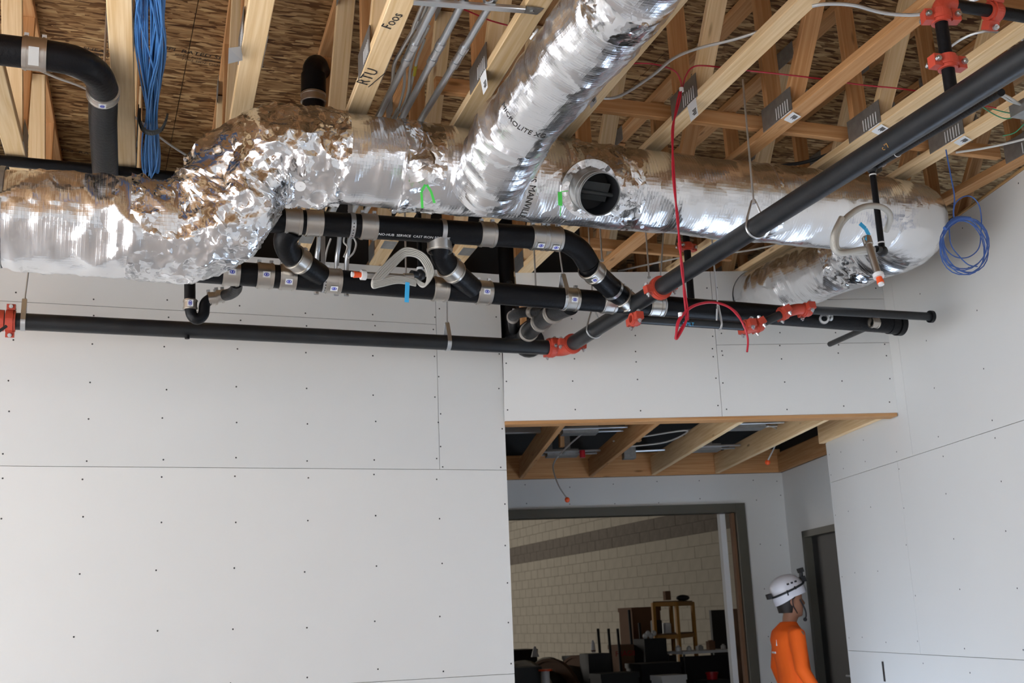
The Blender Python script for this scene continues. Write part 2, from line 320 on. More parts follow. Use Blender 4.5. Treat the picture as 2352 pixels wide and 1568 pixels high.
# header wall over the corridor
wh = obj('wall_header', box(G(), (.9, 7.03, 2.79), (3.30, 7.10, 3.19), HF), M['mud'], kind='structure')
hc = at(1748, 681, u=7.004); ht, hz = hc.dot(NR), hc.z; HRAD = .195
def arc(a0, a1, n=14): return [(ht+HRAD*math.cos(a0+(a1-a0)*i/n), hz+HRAD*math.sin(a0+(a1-a0)*i/n)) for i in range(n+1)]
hfr = lambda a, b, c: HF(a, 7.004+c, b)
TJ = 2.131
polyprism(wg := G(), [[(.728, 2.744), (TJ-.0015, 2.744), (TJ-.0015, 3.717), (.835, 3.717), (.845, 3.5), (1.0, 3.5), (.985, 3.275), (.735, 3.215)]], hfr, .0127); obj('drywall_sheet', wg, M['dry'], wh)
polyprism(wg := G(), [[(TJ+.0015, 2.744), (3.307, 2.744), (3.307, 3.214), (TJ+.0015, 3.214)]], hfr, .0127); obj('drywall_sheet', wg, M['dry'], wh)
zc = 3.515; dz = (zc-hz)/HRAD; aa = math.asin(max(-1, min(1, dz)))
polyprism(wg := G(), [[(TJ+.0015, 3.217), (3.307, 3.217), (3.307, zc)]+[(a, b) for a, b in arc(aa, -PI-aa)]+[(TJ+.0015, zc)]], hfr, .0127); obj('drywall_sheet', wg, M['dry2'], wh)
polyprism(wg := G(), [[(TJ+.0015, zc+.003)]+[(a, max(b, zc+.003)) for a, b in arc(PI-aa, PI*.5)][0:]+[(ht+.02, 3.717), (TJ+.0015, 3.717)]], hfr, .0127); obj('drywall_sheet', wg, M['dry2'], wh)
polyprism(wg := G(), [[(3.307, 3.717), (ht+.024, 3.717)]+[(a, max(b, zc+.003)) for a, b in arc(PI*.49, aa)]+[(3.307, zc+.003)]], hfr, .0127); obj('drywall_sheet', wg, M['dry2'], wh)
NSC = NH; pts = []
for t in (.76, 1.18, 1.59, 2.10, 2.16, 2.56, 2.95, 3.27):
    for z in (2.8, 2.98, 3.13, 3.19, 3.28): pts.append((t, z))
    for z in (3.4, 3.6): pts.append((t, z)) if (t > .9 and abs(t-ht) > .22) else None
screws(wh, lambda a, b: HF(a, 7.004, b), pts)
for nm, a, b in (('bottom_plate', (.73, 7.0, 2.722), (3.30, 7.11, 2.744)), ('top_plate', (.86, 7.02, 3.66), (3.30, 7.10, 3.716))):
    g = G(); beam(g, HF(a[0], (a[1]+b[1])/2, (a[2]+b[2])/2), HF(b[0], (a[1]+b[1])/2, (a[2]+b[2])/2), b[1]-a[1], b[2]-a[2]); obj(nm, g, M['plate'] if nm[0] == 't' else M['fir'], wh)
for t in (.88, 1.22, 1.62, 2.05, 2.93, 3.26):
    g = G(); beam(g, HF(t, 7.06, 3.19), HF(t, 7.06, 3.66), .038, .08, up=NH); obj('stud', g, M['fir'], wh)
# right wall
UE = 8.285
wr = obj('wall_right', box(G(), (3.322, -6.6, 0), (3.45, 8.27, 3.70), HF), M['mud'], kind='structure')
for (u0, u1, z0, z1) in [(-6.5, 4.7, 0, 1.22), (4.7, 8.27, 0, 1.22), (-6.5, 3.45, 1.22, 2.44), (3.45, 7.10, 1.22, 2.44), (7.10, 8.27, 1.22, 2.44), (-6.5, 3.2, 2.44, 3.70), (3.2, 6.87, 2.44, 3.70), (6.87, 8.27, 2.44, 3.70)]:
    u1c = min(u1, UE); obj('drywall_sheet', box(G(), (3.308, u0+gp/2, z0+gp/2), (3.3207, u1c-gp/2, z1-gp/2), HF), M['dry'], wr)
obj('corner_return', box(G(), (3.308, 8.2705, 0), (3.62, 8.283, 2.74), HF), M['dry2'], wr)
NSC = NR; pts = []
for i in range(0, 13):
    u = 7.10-.61*i
    for z in (.5, .85, 1.15, 1.28, 1.6, 1.9, 2.15, 2.38, 2.5, 2.8, 3.1, 3.4, 3.64): pts.append((u+random.uniform(-.02, .02), z))
for u in (7.6, 8.0, 8.24):
    for z in (1.3, 1.75, 2.2, 2.5, 2.65): pts.append((u, z))
screws(wr, lambda a, b: HF(3.308, a, b), pts)
sl = G(); box(sl, (3.3045, 7.675, 1.03), (3.3078, 7.70, 1.16), HF); obj('outlet_cutout', sl, M['ink'], wr, label='narrow dark slot cut in the white board')
g = G(); beam(g, HF(3.345, -6.2, 3.709), HF(3.345, 8.2, 3.709), .085, .016); obj('top_plate', g, M['plate'], wr)
# corridor: far wall, side wall, left end
UF = 10.059; OT = 3.19; OH = 2.475
wf = obj('wall_far', box(G(), (-2.5, UF+.014, 2.52), (3.6, UF+.13, 4.45), HF), M['dark'], kind='structure')  # backing coloured near-black so the corridor ceiling void looks unlit
polyprism(g := G(), [[(OT, 0), (3.571, 0), (3.571, 2.742), (-2.5, 2.742), (-2.5, OH), (OT, OH)]], lambda a, b, c: HF(a, UF+c, b), .0127); obj('drywall_sheet', g, M['dry2'], wf)
obj('end_post', box(G(), (OT+.01, UF+.014, 0), (3.6, UF+.13, 2.52), HF), M['mud'], wf)
g = G(); beam(g, HF(-2.5, UF-.02, 2.85), HF(3.56, UF-.02, 2.85), .038, .21); obj('rim_board', g, M['fir'], wf)
NSC = NH; screws(wf, lambda a, b: HF(a, UF, b), [(t, z) for t in (1.2, 1.6, 2.0, 2.4, 2.8, 3.3, 3.53) for z in (2.52, 2.68)]+[(t, z) for t in (3.3, 3.5) for z in (.9, 1.3, 1.7, 2.1)])
ws = obj('wall_side', box(G(), (3.585, 8.28, 2.2), (3.7, 10.1, 4.4), HF), M['dark'], kind='structure')
DU0, DU1, DH = 8.75, 9.66, 2.18
polyprism(g := G(), [[(DU1, 0), (UF, 0), (UF, 2.742), (8.283, 2.742), (8.283, 0), (DU0, 0), (DU0, DH), (DU1, DH)]], lambda a, b, c: HF(3.571+c, a, b), .0127); obj('drywall_sheet', g, M['dry2'], ws)
g = G(); beam(g, HF(3.55, 8.35, 2.83), HF(3.55, UF-.04, 2.83), .038, .17); obj('rim_board', g, M['fir'], ws)
# side door with its frame
d1 = obj('door_1', box(G(), (3.62, DU0+.06, .01), (3.66, DU1-.06, DH-.055), HF), M['door'], kind='structure')
for a, b in (((3.555, DU0, 0), (3.68, DU0+.06, DH)), ((3.555, DU1-.06, 0), (3.68, DU1, DH)), ((3.555, DU0, DH-.055), (3.68, DU1, DH))): obj('frame_member', box(G(), a, b, HF), M['olive'], d1)
g = G(); tube(g, [HF(3.60, DU0+.14, 1.0), HF(3.57, DU0+.14, 1.0), HF(3.57, DU0+.26, 1.0)], .011, 8); obj('door_handle', g, M['zinc'], d1, True)
# big opening trim
tr = obj('trim_1', box(G(), (OT-.085, UF-.03, 0), (OT, UF+.14, OH), HF), M['olive'], kind='structure')
obj('head_casing', box(G(), (-2.4, UF-.03, OH-.078), (OT-.087, UF+.14, OH), HF), M['olive'], tr)
obj('jamb_stop', box(G(), (OT-.115, UF+.03, 0), (OT-.087, UF+.10, OH-.08), HF), M['tan'], tr)
g = G(); box(g, (OT-.185, UF+.16, 0), (OT-.135, UF+.25, 2.41), HF); obj('trim_2', g, M['white'], kind='structure')
g = G(); box(g, (.15, 7.14, 0), (.27, 10.0, 2.74), HF); obj('wall_corridor_left', g, M['dry2'], kind='structure')
# rear and left room envelope (behind the camera)
g = G(); box(g, (-7.2, -6.2, 3.4), (-7.0, 6.8, 4.5)); box(g, (-7.2, -6.2, 0), (-7.0, -4.0, 3.4)); box(g, (-7.2, 6.5, 0), (-7.0, 6.8, 3.4)); obj('wall_west', g, M['dry'], kind='structure')
g = G(); box(g, (-7, 7.35, 3.3), (3.4, 7.37, 4.48)); obj('plenum_shade', g, M['dark'], kind='structure').name = 'plenum_shade'  # added dark sheet standing in for the unlit space beyond the wall top
g = G(); box(g, (-7.0, -6.2, 3.5), (5, -6.05, 4.5)); box(g, (-3.6, -6.2, 0), (5, -6.05, 3.5)); wb = obj('wall_rear', g, M['dry'], kind='structure')
for x in (-7.0, -3.66): obj('mullion', box(G(), (x, -6.18, 0), (x+.06, -6.08, 3.5)), M['emt'], wb)
g = G(); box(g, (-7.2, 6.8, 0), (-7.0, 11.2, 7)); box(g, (-7.2, 11.1, 0), (1.0, 11.2, 4.5)); obj('added_wall_northwest', g, M['mud'], kind='structure')  # unseen walls added to keep outdoor light from leaking in
g = G(); box(g, (3.64, 10.2, 0), (8.6, 10.35, 7.1), HF); obj('added_wall_northeast', g, M['mud'], kind='structure')  # unseen wall added to close off stray daylight on this side
g = G(); box(g, (4.5, -7.2, 0), (4.6, 10.2, 4.5), HF); obj('east_shade_panel', g, M['dark'], kind='structure')  # added near-black panel: blocks leaking light, stands in for darkness above the wall
# roof deck
ceil = obj('ceiling', box(G(), (-7.2, -6.2, 4.50), (10.3, 11.2, 4.62)), M['dark'], kind='structure')
for i in range(-5, 8):
    for j in range(-3, 6):
        y0 = j*2.44+(1.2 if i % 2 else 0)-1; x0 = -2.6+i*1.22+.57
        if x0 > 8 or y0 > 10.6 or x0 < -7.5: continue
        obj('osb_sheet', box(G(), (x0+.002, y0+.002, 4.488), (x0+1.218, min(y0+2.438, 10.9), 4.4995)), M['osb'], ceil)
OSBN = V((0, 0, -1))
for px, py, s, sz in ((78, 92, 'SPI  RATED SHEATHING', .045), (88, 104, '24/16   EXPOSURE 1', .04), (375, 112, 'SPI  RATED SHEATHING', .05), (400, 126, 'SIZED FOR SPACING', .03), (415, 136, 'THIS SIDE DOWN', .032), (0, 335, 'EXPOSURE 1', .04), (140, 345, 'PS2  RATED', .05), (1455, 262, 'SHEATHING', .045)):
    text_on('stamp', s, sz, at(px, py, z=4.487), V((1, .12, 0)), OSBN, M['ink'], ceil)
# warehouse shell
CXW = 9.9
g = G(); box(g, (CXW+.02, 6.5, 0), (CXW+.3, 43, 7)); wc = obj('wall_block', g, M['mortar'], kind='structure')
rest = G(); blocks = {}
cand = []
for r in range(0, 26):
    for c in range(0, 66):
        y = 14+c*.4064+(.2032 if r % 2 else 0); cand.append((y, r))
cand.sort(key=lambda q: math.hypot(CXW, q[0])); nb = 0; used = set()
bm_ = {}
for key in ('cmu', 'cmud'):
    g = G(); box(g, (-.03, -.2005, -.0995), (.03, .1995, .0985)); me = bpy.data.meshes.new('brick'); me.from_pydata([tuple(v) for v in g.v], [], g.f); me.materials.append(M[key]); bm_[key] = me
for y, r in cand:
    z = .1016+r*.2032; dk = r in (14, 15)
    vis = 15.2 < y < 29 and .6 < z < 4.6
    if vis and nb < 290:
        o = bpy.data.objects.new('concrete_block', bm_['cmud' if dk else 'cmu']); C.objects.link(o); o.parent = wc; o.location = (CXW+.018+random.uniform(-.002, .002), y, z); nb += 1; used.add((y, r))
    elif dk: pass
    else: box(rest, (CXW-.012, y-.198, z-.0975), (CXW+.05, y+.198, z+.0975))
obj('far_blocks', rest, M['cmu'], wc, kind='stuff')
dkg = G()
for y, r in cand:
    if r in (14, 15) and (y, r) not in used: box(dkg, (CXW-.0125, y-.198, .1016+r*.2032-.0975), (CXW+.05, y+.198, .1016+r*.2032+.0975))
# (dark course blocks beyond the nearest ones)
obj('far_split_face_blocks', dkg, M['cmud'], wc, kind='stuff')
g = G(); box(g, (-6.5, 43, 0), (10.2, 43.3, 7)); box(g, (-6.5, 11, 0), (-6.3, 43, 7)); obj('wall_warehouse', g, M['cmu'], kind='structure')
g = G(); box(g, (-6.5, 11.05, 7), (10.3, 43.3, 7.2)); box(g, (-6.5, 11.05, 4.5), (10.3, 11.2, 7)); obj('ceiling_warehouse', g, M['grey'], kind='structure')
# ================================================================== ROOF TRUSSES
TL = {-2: 'pine roof truss at the far left edge above the big black pipe', -1: 'pine roof truss crossing behind the black pipe elbow at upper left', 0: 'pine roof truss between the black pipe elbow and the blue cable bundle',
      1: 'pine roof truss with a folded white tag, right of the blue cables', 2: 'pine roof truss with handwriting on its underside, left of the three conduits', 3: 'pine roof truss just right of the three conduits with plate and white tag',
      4: 'pine roof truss running right behind the rising foil branch duct', 5: 'reddish roof truss crossed by the red wire drop beside its plate', 6: 'roof truss with a square white tag right of the red wire',
      7: 'roof truss behind the upper red coupling, tag touching the black diagonal main', 8: 'bark-edged roof truss right of the black diagonal main, blue wire hanging at its plate', 9: 'roof truss lying along the top of the right white wall',
      10: 'dark roof truss hidden beyond the right white wall'}
TX = lambda k, y: .1+k*.4878+(y-5)*PSI
CDIR = V((PSI, 1, 0)).normalized()
YP = {}
for k, (px, py) in {3: (1112, 170), 5: (1590, 232), 6: (1800, 285), 7: (1985, 305), 8: (2175, 335), 2: (850, 215), 1: (560, 120)}.items(): YP[k] = at(px, py, z=3.736).y
random.seed(11)
def tag_paper(parent, c, w, h, a, name='paper_tag'):
    """small folded paper hanging at an angle from the chord"""
    g = G(); r = CDIR*w; d = V((-.35, 0, -1)).normalized()*h; q = [c, c+r, c+r+d+V((-.01, 0, 0)), c+d+V((-.012, -.004, 0))]; n = V((-.002, 0, .0006))
    g.add(q+[p+n for p in q], [(0, 1, 2, 3), (7, 6, 5, 4), (0, 4, 5, 1), (1, 5, 6, 2), (2, 6, 7, 3), (3, 7, 4, 0)]); return obj(name, g, M['paper'], parent)
for k in range(-3, 12):
    if k < -2 or k > 10: continue
    y0, y1 = -5.9, 10.8
    if k >= 9: y0 = {9: .6, 10: 2.0}[k]
    x = TX(k, 4.1); t = empty('roof_truss', (x, 4.1, 3.717), TL[k], 'truss', 'parallel roof trusses over the room')
    wood = M['fir'] if k in (6, 9, 10) else M['pine']
    P = lambda y, z, k=k: V((TX(k, y), y, z))
    g = G(); beam(g, P(y0, 3.736), P(y1, 3.736), .089, .038); obj('bottom_chord', g, wood, t)
    g = G(); beam(g, P(y0, 4.466), P(y1, 4.466), .089, .038); obj('top_chord', g, M['fir'], t)
    y = 4.1-1.22*5
    nodes = [4.1+1.22*i for i in range(-8, 6)]
    for yb in nodes:
        if yb < y0+.1: continue
        seen = -1 < yb < 7.2
        for s in (-1, 1):
            yt = yb-.53 if s < 0 else yb+.11
            if not (y0 < yt < y1): continue
            g = G(); beam(g, P(yb+(s*.05 if s < 0 else .09), 3.757), P(yt, 4.446), .085, .036, up=CDIR); obj('web', g, M['fir'] if s > 0 else wood, t)
        if seen:
            for sx in (-1, 1):
                g = G(); c = P(yb, 3.775)+V((sx*.0462, 0, 0)); box(g, (-.0012, -.13 if yb == nodes[8] else -.09, -.052), (.0012, .13 if yb == nodes[8] else .09, .06), lambda a, b, cc, c=c: c+V((a, 0, 0))+CDIR*b+Z*cc)
                o = obj('nail_plate', g, M['galv'], t); g = G()
                if yb == nodes[8]:
                    for i in range(6): bb = -.10+i*.020; box(g, (-.0022, bb, -.045), (.0022, bb+.006, .012), lambda a, b, cc, c=c: c+V((a, 0, 0))+CDIR*b+Z*cc)
                    obj('tooth_rows', g, M['paper'], o)
        if seen and abs(yb-4.1) < 2:
            g = G(); c = P(yb+.61, 4.44)+V((-.0462, 0, 0)); box(g, (-.0012, -.09, -.05), (.0012, .09, .045), lambda a, b, cc, c=c: c+V((a, 0, 0))+CDIR*b+Z*cc); obj('nail_plate', g, M['galv'], t)
    if k in (3, 4, 5, 6, 7, 8): 
        g = G(); c = P(3.985, 3.717)+V((-.048, 0, .006)); q = [c, c+CDIR*.085, c+CDIR*.085+V((.055, 0, -.016) if k > 5 else (.012, 0, -.075)), c+V((.055, 0, -.022) if k > 5 else (.006, 0, -.082))]; n = V((0, 0, -.0012))
        g.add(q+[p+n for p in q], [(0, 1, 2, 3), (7, 6, 5, 4), (0, 4, 5, 1), (1, 5, 6, 2), (2, 6, 7, 3), (3, 7, 4, 0)]); tg = obj('paper_tag', g, M['paper'], t); tq = q
        g = G()
        for i in range(4): box(g, (.12, .5+.09*i, -.002), (.55-.1*(i % 2), .54+.09*i, .0), lambda a, b, cc, tq=tq: tq[0]+(tq[1]-tq[0])*a+(tq[3]-tq[0])*b+V((-.0006, 0, cc-.0006)))
        obj('tag_print', g, M['ink'], tg)
    if k in (2, 3, 4):
        c = at({2: 701, 3: 887, 4: 1073}[k], {2: 549, 3: 562, 4: 578}[k], z=3.7165); g = G(); box(g, (-.040, -.07, -.0012), (.040, .07, 0), lambda a, b, cc, c=c: V((TX(k, c.y), c.y, 3.7168))+V((a, 0, 0))+CDIR*b+Z*cc); obj('bottom_nail_plate', g, M['galv'], t)
    if k == 1: 
        g = G(); p = at(557, 106, z=3.73); q = at(557, 138, z=3.71); a = at(525, 110, z=3.66); b = at(524, 146, z=3.65); g.add([p, q, b, a]+[v+V((0, 0, -.0015)) for v in (p, q, b, a)], [(0, 1, 2, 3), (7, 6, 5, 4), (0, 4, 5, 1), (1, 5, 6, 2), (2, 6, 7, 3), (3, 7, 4, 0)]); obj('paper_tag', g, M['paper'], t)
    if k == 2:
        for s, sz, a, b in (('Foos', .062, (896, 68), (926, 34)), ('RTU', .075, (842, 196), (876, 156))):
            p0 = at(*a, z=3.716); p1 = at(*b, z=3.716); text_on('handwriting', s, sz, p0, p1-p0, (0, 0, -1), M['ink'], t, slant=.15)
        g = G(); p0 = at(846, 200, z=3.715); p1 = at(884, 168, z=3.715); beam(g, p0, p1, .004, .001, ch=.0002); obj('handwriting', g, M['ink'], t)
for nm, a, b, lab in (('strongback', (1.35, 4.33, 3.80), (4.4, 4.27, 3.80), 'horizontal pine brace resting on the truss bottoms behind the red wire'), ('strongback', (1.3, 3.5, 4.1), (4.2, 3.46, 4.1), 'reddish horizontal brace running through the truss webs at upper right'),
                      ('strongback', (2.2, 6.1, 3.79), (3.9, 6.12, 3.79), 'short horizontal brace just above the header wall behind the waste pipes'), ('strongback', (.75, 3.3, 4.38), (2.6, 3.3, 4.38), 'pine cross brace high behind the three conduits')):
    g = G(); beam(g, a, b, .036, .085 if a[2] > 4 else .07); o = obj(nm, g, M['fir'], label=lab, cat='brace')
# ================================================================== DUCTWORK
def hn(p, sc, seed): return noise.noise(V((p.x*sc+seed, p.y*sc-seed, p.z*sc+seed*.5)))
def crease(p, sc, seed): return (1-abs(hn(p, sc, seed)))**4
def duct(path, r, seed, amp=.006, ridge=.010, n=110, ds=.014, rmod=None, uvs=True, a0=0, a1=2*PI, closed=True):
    pts = [V(p) for p in path]; L = [0]
    for i in range(1, len(pts)): L.append(L[-1]+(pts[i]-pts[i-1]).length)
    m = max(3, int(L[-1]/ds)); res = []; j = 0
    for i in range(m+1):
        d = L[-1]*i/m
        while j < len(L)-2 and L[j+1] < d: j += 1
        res.append(pts[j].lerp(pts[j+1], (d-L[j])/max(1e-9, L[j+1]-L[j])))
    fr = frames(res); g = G(); vs = []; fs = []; uv = []; nn = n if closed else n+1
    for i, (p, (t, a, b)) in enumerate(zip(res, fr)):
        s = L[-1]*i/m
        for k in range(nn):
            th = a0+(a1-a0)*k/n; dr = a*math.cos(th)+b*math.sin(th); q = p+dr*r
            # wrinkles: soft sag, long creases around the duct, small crushed ridges
            w = hn(q, 3.1, seed)*amp*1.4+hn(V((s*6, th*1.2, seed)), 1, seed)*amp*.5+crease(V((s*11, th*.9, seed)), 1, seed+3)*ridge*.5*abs(hn(q, 2.3, seed+9))*2+crease(q, 5.5, seed+5)*ridge*.55*abs(hn(q, 1.7, seed+2))*2+crease(V((s*42, th*1.6, seed)), 1, seed+7)*ridge*.16
            if rmod: w += rmod(s, th, q)
            vs.append(p+dr*(r+w-ridge*.3))
    for i in range(m):
        for k in range(n):
            k2 = (k+1) % n if closed else k+1
            fs.append((i*nn+k, i*nn+k2, (i+1)*nn+k2, (i+1)*nn+k)); s0 = L[-1]*i/m; s1 = L[-1]*(i+1)/m; w0 = (a1-a0)*k/n*r; w1 = (a1-a0)*(k+1)/n*r
            uv.append([(s0, w0), (s0, w1), (s1, w1), (s1, w0)])
    if closed:
        for rr in (0, m): fs.append(tuple(rr*nn+k for k in range(nn))); uv.append([(0, 0)]*nn)
    g.add(vs, fs, uv); return g
D1 = V((0, 4.62, 3.142)); D2 = V((0, 4.53, 3.495))
main = empty('insulated_main_duct', (1.8, 4.53, 3.29), 'large foil-wrapped round duct running across the room with a step up at left', 'duct')
def seg(name, path, r, seed, m='foil', par=main, **kw): return obj(name, duct(path, r, seed, **kw), M[m], par, smooth=True)
seg('lower_duct_run', [(-3.7, 4.62, 3.142), (.30, 4.62, 3.142)], .196, 1.3, amp=.010, ridge=.028)
def crush(s, th, q): return crease(q, 5.6, 4.4)*.034*abs(hn(q, 3, 8))*2+crease(q, 13, 2.2)*.010+crease(q, 27, 6.2)*.004-.013
bend = spline([(.12, 4.62, 3.142), (.30, 4.62, 3.142), (.42, 4.61, 3.175), (.50, 4.59, 3.27), (.56, 4.56, 3.38), (.66, 4.54, 3.47), (.80, 4.53, 3.495), (.98, 4.53, 3.495)], 5)
seg('offset_elbow', bend, .213, 7.1, 'crumple', amp=.016, ridge=.03, rmod=crush, ds=.010, n=130)
# the soffit side of the elbow drops into a bulge of loose wrap
seg('upper_duct_run', [(.90, 4.53, 3.495), (3.81, 4.53, 3.495)], .196, 4.7, amp=.006, ridge=.012)
seg('wrap_joint', [(1.22, 4.53, 3.495), (1.40, 4.53, 3.495)], .203, 2.9, 'crumple', amp=.008, ridge=.02)
seg('wrap_joint', [(1.98, 4.53, 3.495), (2.36, 4.53, 3.495)], .201, 6.6, 'crumple', amp=.010, ridge=.024)
seg('tape_band', [(3.08, 4.53, 3.495), (3.25, 4.53, 3.495)], .198, 6.1, 'tape', amp=.006, ridge=.014)
def gore(s, th, q): return -.006*abs(math.sin(s*12))-.020*math.exp(-s/.06)
endb = spline([(3.78, 4.53, 3.495), (3.90, 4.535, 3.495), (4.02, 4.58, 3.497), (4.09, 4.68, 3.50), (4.115, 4.82, 3.503), (4.12, 4.95, 3.505)], 6)
seg('end_elbow', endb, .212, 3.3, 'foil', amp=.008, ridge=.018, rmod=gore)
seg('wall_leg', [(4.12, 4.90, 3.505), (4.14, 6.8, 3.56)], .183, 9.4, 'foil', amp=.012, ridge=.02)
seg('wrap_joint', [(4.12, 4.93, 3.507), (4.125, 5.25, 3.517)], .192, 5.4, 'crumple', amp=.012, ridge=.024)
# open round collar
cdir = V((0, -.85, -.53)).normalized(); cc = at(1378, 446, Y=4.24); c0 = cc-cdir*.17
g = G(); ring(g, cc-cdir*.07, cdir, .094, .0965, .15, 48); obj('takeoff_collar', g, M['galv'], main, True, label='open bare metal collar')
g = G(); ring(g, cc-cdir*.012, cdir, .0965, .0995, .006, 48); ring(g, cc-cdir*.05, cdir, .0965, .099, .005, 48); obj('collar_bead', g, M['zinc'], main, True)
g = G(); ring(g, cc-cdir*.075, cdir, .0925, .0935, .138, 40); obj('collar_shade', g, M['blackp'], main, True)  # black inner ring stands in for the shade inside the open collar
g = G(); tube(g, [cc-cdir*.135, cc-cdir*.128], .0935, 40); obj('collar_shade_disc', g, M['blackp'], main)  # black disc stands in for the dark depth of the opening
g = G(); tube(g, [cc-cdir*.075-V((.093, 0, .004)), cc-cdir*.075+V((.093, 0, -.012))], [.012, .009], 12); box(g, (-.07, -.045, -.0008), (.07, .045, .0008), lambda a, b, c: cc-cdir*.075+V((1, 0, -.04))*a+V((0, .75, -.66))*b+V((0, .66, .75))*c); obj('damper_blade', g, M['grey'], main, True)
g = G(); ring(g, cc-cdir*.13, cdir, .098, .135, .012, 40); obj('collar_flange', g, M['crumple'], main, True)
# stick-pin washers and torn places
for (px, py, Y, R) in ((690, 428, 4.33, .022), (905, 487, 4.42, .010), (1475, 521, 4.42, .010), (810, 297, 4.42, .010)):
    c = at(px, py, Y=Y-.012); n = (c-V((c.x, 4.53, 3.495))).normalized(); g = G(); tube(g, [c-n*.006, c+n*.001], R, 20); tube(g, [c, c+n*.004], R*.12, 8); obj('pin_washer', g, M['white'] if R > .015 else M['zinc'], main, True)
# printed words around the duct
def wrap_text(s, size, X0, th0, axis, R, dirn, up, par, m=M['ink']):
    """dirn(th) -> radial vector; text runs around, glyph up along 'up'"""
    from mathutils.bvhtree import BVHTree
    trees = [BVHTree.FromPolygons([v.co+BASE[par] for v in c.data.vertices], [tuple(p.vertices) for p in c.data.polygons]) for c in par.children if c.name.split('.')[0] in ('upper_duct_run', 'branch_run', 'takeoff_boot', 'wrap_joint')]
    def put(x, y):
        a = axis(X0)+up*y; d = dirn(th0+x/R); best = 0
        for t_ in trees:
            h = t_.ray_cast(a+d*(R+.08), -d, .2)
            if h[0] is not None: best = max(best, (h[0]-a).dot(d))
        return a+d*((best or R)+.0012)
    return obj('printed_lettering', text_mesh(s, size, put), m, par, fix=False)
rad = lambda th: V((0, -math.sin(th), math.cos(th)))
wrap_text('JOHNS MANVILLE', .042, 1.785, 1.42, lambda X: V((X, 4.53, 3.495)), .2035, rad, V((1, 0, 0)), main)
# branch duct
br = empty('insulated_branch_duct', (1.58, 4.2, 3.345), 'foil-wrapped branch duct rising diagonally toward the camera from the main duct', 'duct')
bp = spline([(1.58, -3.0, 3.50), (1.58, 1.0, 3.50), (1.58, 2.4, 3.498), (1.58, 3.4, 3.492), (1.58, 3.85, 3.475), (1.585, 4.12, 3.44), (1.60, 4.36, 3.385)], 6)
seg('branch_run', bp, .152, 5.9, 'foil', br, amp=.009, ridge=.016, ds=.013, n=110)
seg('tape_band', [(1.58, 2.86, 3.497), (1.58, 3.02, 3.496)], .156, 8.8, 'tape', br, amp=.007, ridge=.02)
seg('takeoff_boot', spline([(1.58, 3.93, 3.468), (1.585, 4.12, 3.44), (1.60, 4.40, 3.375)], 5), .154, 2.1, 'foil', br, amp=.010, ridge=.022)
c = at(1250, 97, z=3.56); n = (c-V((1.58, c.y, 3.497))).normalized(); c = V((1.58, c.y, 3.497))+n*.158
g = G(); tube(g, [c-n*.006, c+n*.0015], .024, 24); tube(g, [c, c+n*.004], .003, 8); obj('pin_washer', g, M['white'], br, True)
radb = lambda th: V((-math.cos(th), 0, -math.sin(th)))
wrap_text('MICROLITE XG', .036, 3.74, .22, lambda y: V((1.58, y, 3.48)), .1615, radb, V((0, -1, 0)), br)
# green tape tails by the two take-offs
for nm, pl, lab in (('green_tape_loop', [[(977, 424), (968, 440), (970, 478)], [(980, 424), (990, 440), (998, 466)]], 'forked bright green tape tail beside the branch duct base'), ('green_tape_strip', [[(1305, 438), (1286, 441)], [(1286, 441), (1287, 472)], [(1288, 472), (1287, 496)]], 'bright green tape strip beside the open round collar')):
    g = G()
    for i, q in enumerate(pl):
        ww = .004 if 'strip' in nm and i != 1 else .011
        w3 = [at(x, y, Y=4.262) for x, y in q]
        for a, b in zip(w3, w3[1:]): beam(g, a, b, ww if i != 1 or 'loop' in nm else .020, .0012, up=V((0, 1, 0)), ch=.0003)
    obj(nm, g, M['gtape'], label=lab, cat='tape')
# duct hanging straps
for X, lab in ((-.35, 'thin steel strap holding the low duct at far left'), ):
    g = G(); ring(g, (X, 4.62, 3.142), (1, 0, 0), .199, .2005, .02, 48); obj('duct_strap', g, M['galv'], label=lab, cat='strap')
# ================================================================== PIPES
def nohub(par, c, d, r, L=.078, sticker=None):
    """stainless no-hub coupling: sleeve, two clamp lines, screw heads, oval sticker"""
    d = V(d).normalized(); c = V(c); g = G(); ring(g, c, d, r, r+.0045, L, 28)
    for s in (-.36, .36): ring(g, c+d*L*s, d, r+.004, r+.0075, .009, 28)
    o = obj('band_coupling', g, M['band'], par, True)
    g = G(); t, a, b = frames([c, c+d])[0]; up = (Z-d*Z.dot(d)).normalized(); side = d.cross(up); rr = (up*.95-side*.2 if side.y > 0 else up*.95+side*.2).normalized()
    for s in (-.36, .36): box(g, (-.008, -.010, 0), (.008, .010, .013), lambda x, y, z, s=s: c+d*(L*s+x)+rr*(r+.004+z)+rr.cross(d)*y)
    obj('clamp_screw', g, M['zinc'], o)
    if sticker is not None:
        vw = (EYE-c); vw = (vw-d*vw.dot(d)).normalized(); q = d.cross(vw); n = (vw*math.cos(sticker)+Z*math.sin(sticker)); n = (n-d*n.dot(d)).normalized(); q = n.cross(d)
        g = G(); box(g, (-.017, -.014, 0), (.017, .014, .0012), lambda x, y, z: c+d*x+q*y+n*(r+.0065+z)); obj('sticker', g, M['paper'], o)
        g = G(); R = 10
        vs = [c+d*math.cos(k*2*PI/16)*rx+q*math.sin(k*2*PI/16)*rx*.72+n*(r+.0082) for rx in (.0125, .0085) for k in range(16)]
        g.add(vs, [(k, (k+1) % 16, 16+(k+1) % 16, 16+k) for k in range(16)]); box(g, (-.004, -.005, .0076), (.004, .005, .0083), lambda x, y, z: c+d*x+q*y+n*(r+z)); obj('sticker_mark', g, M['blueink'], o, fix=False)
    return o
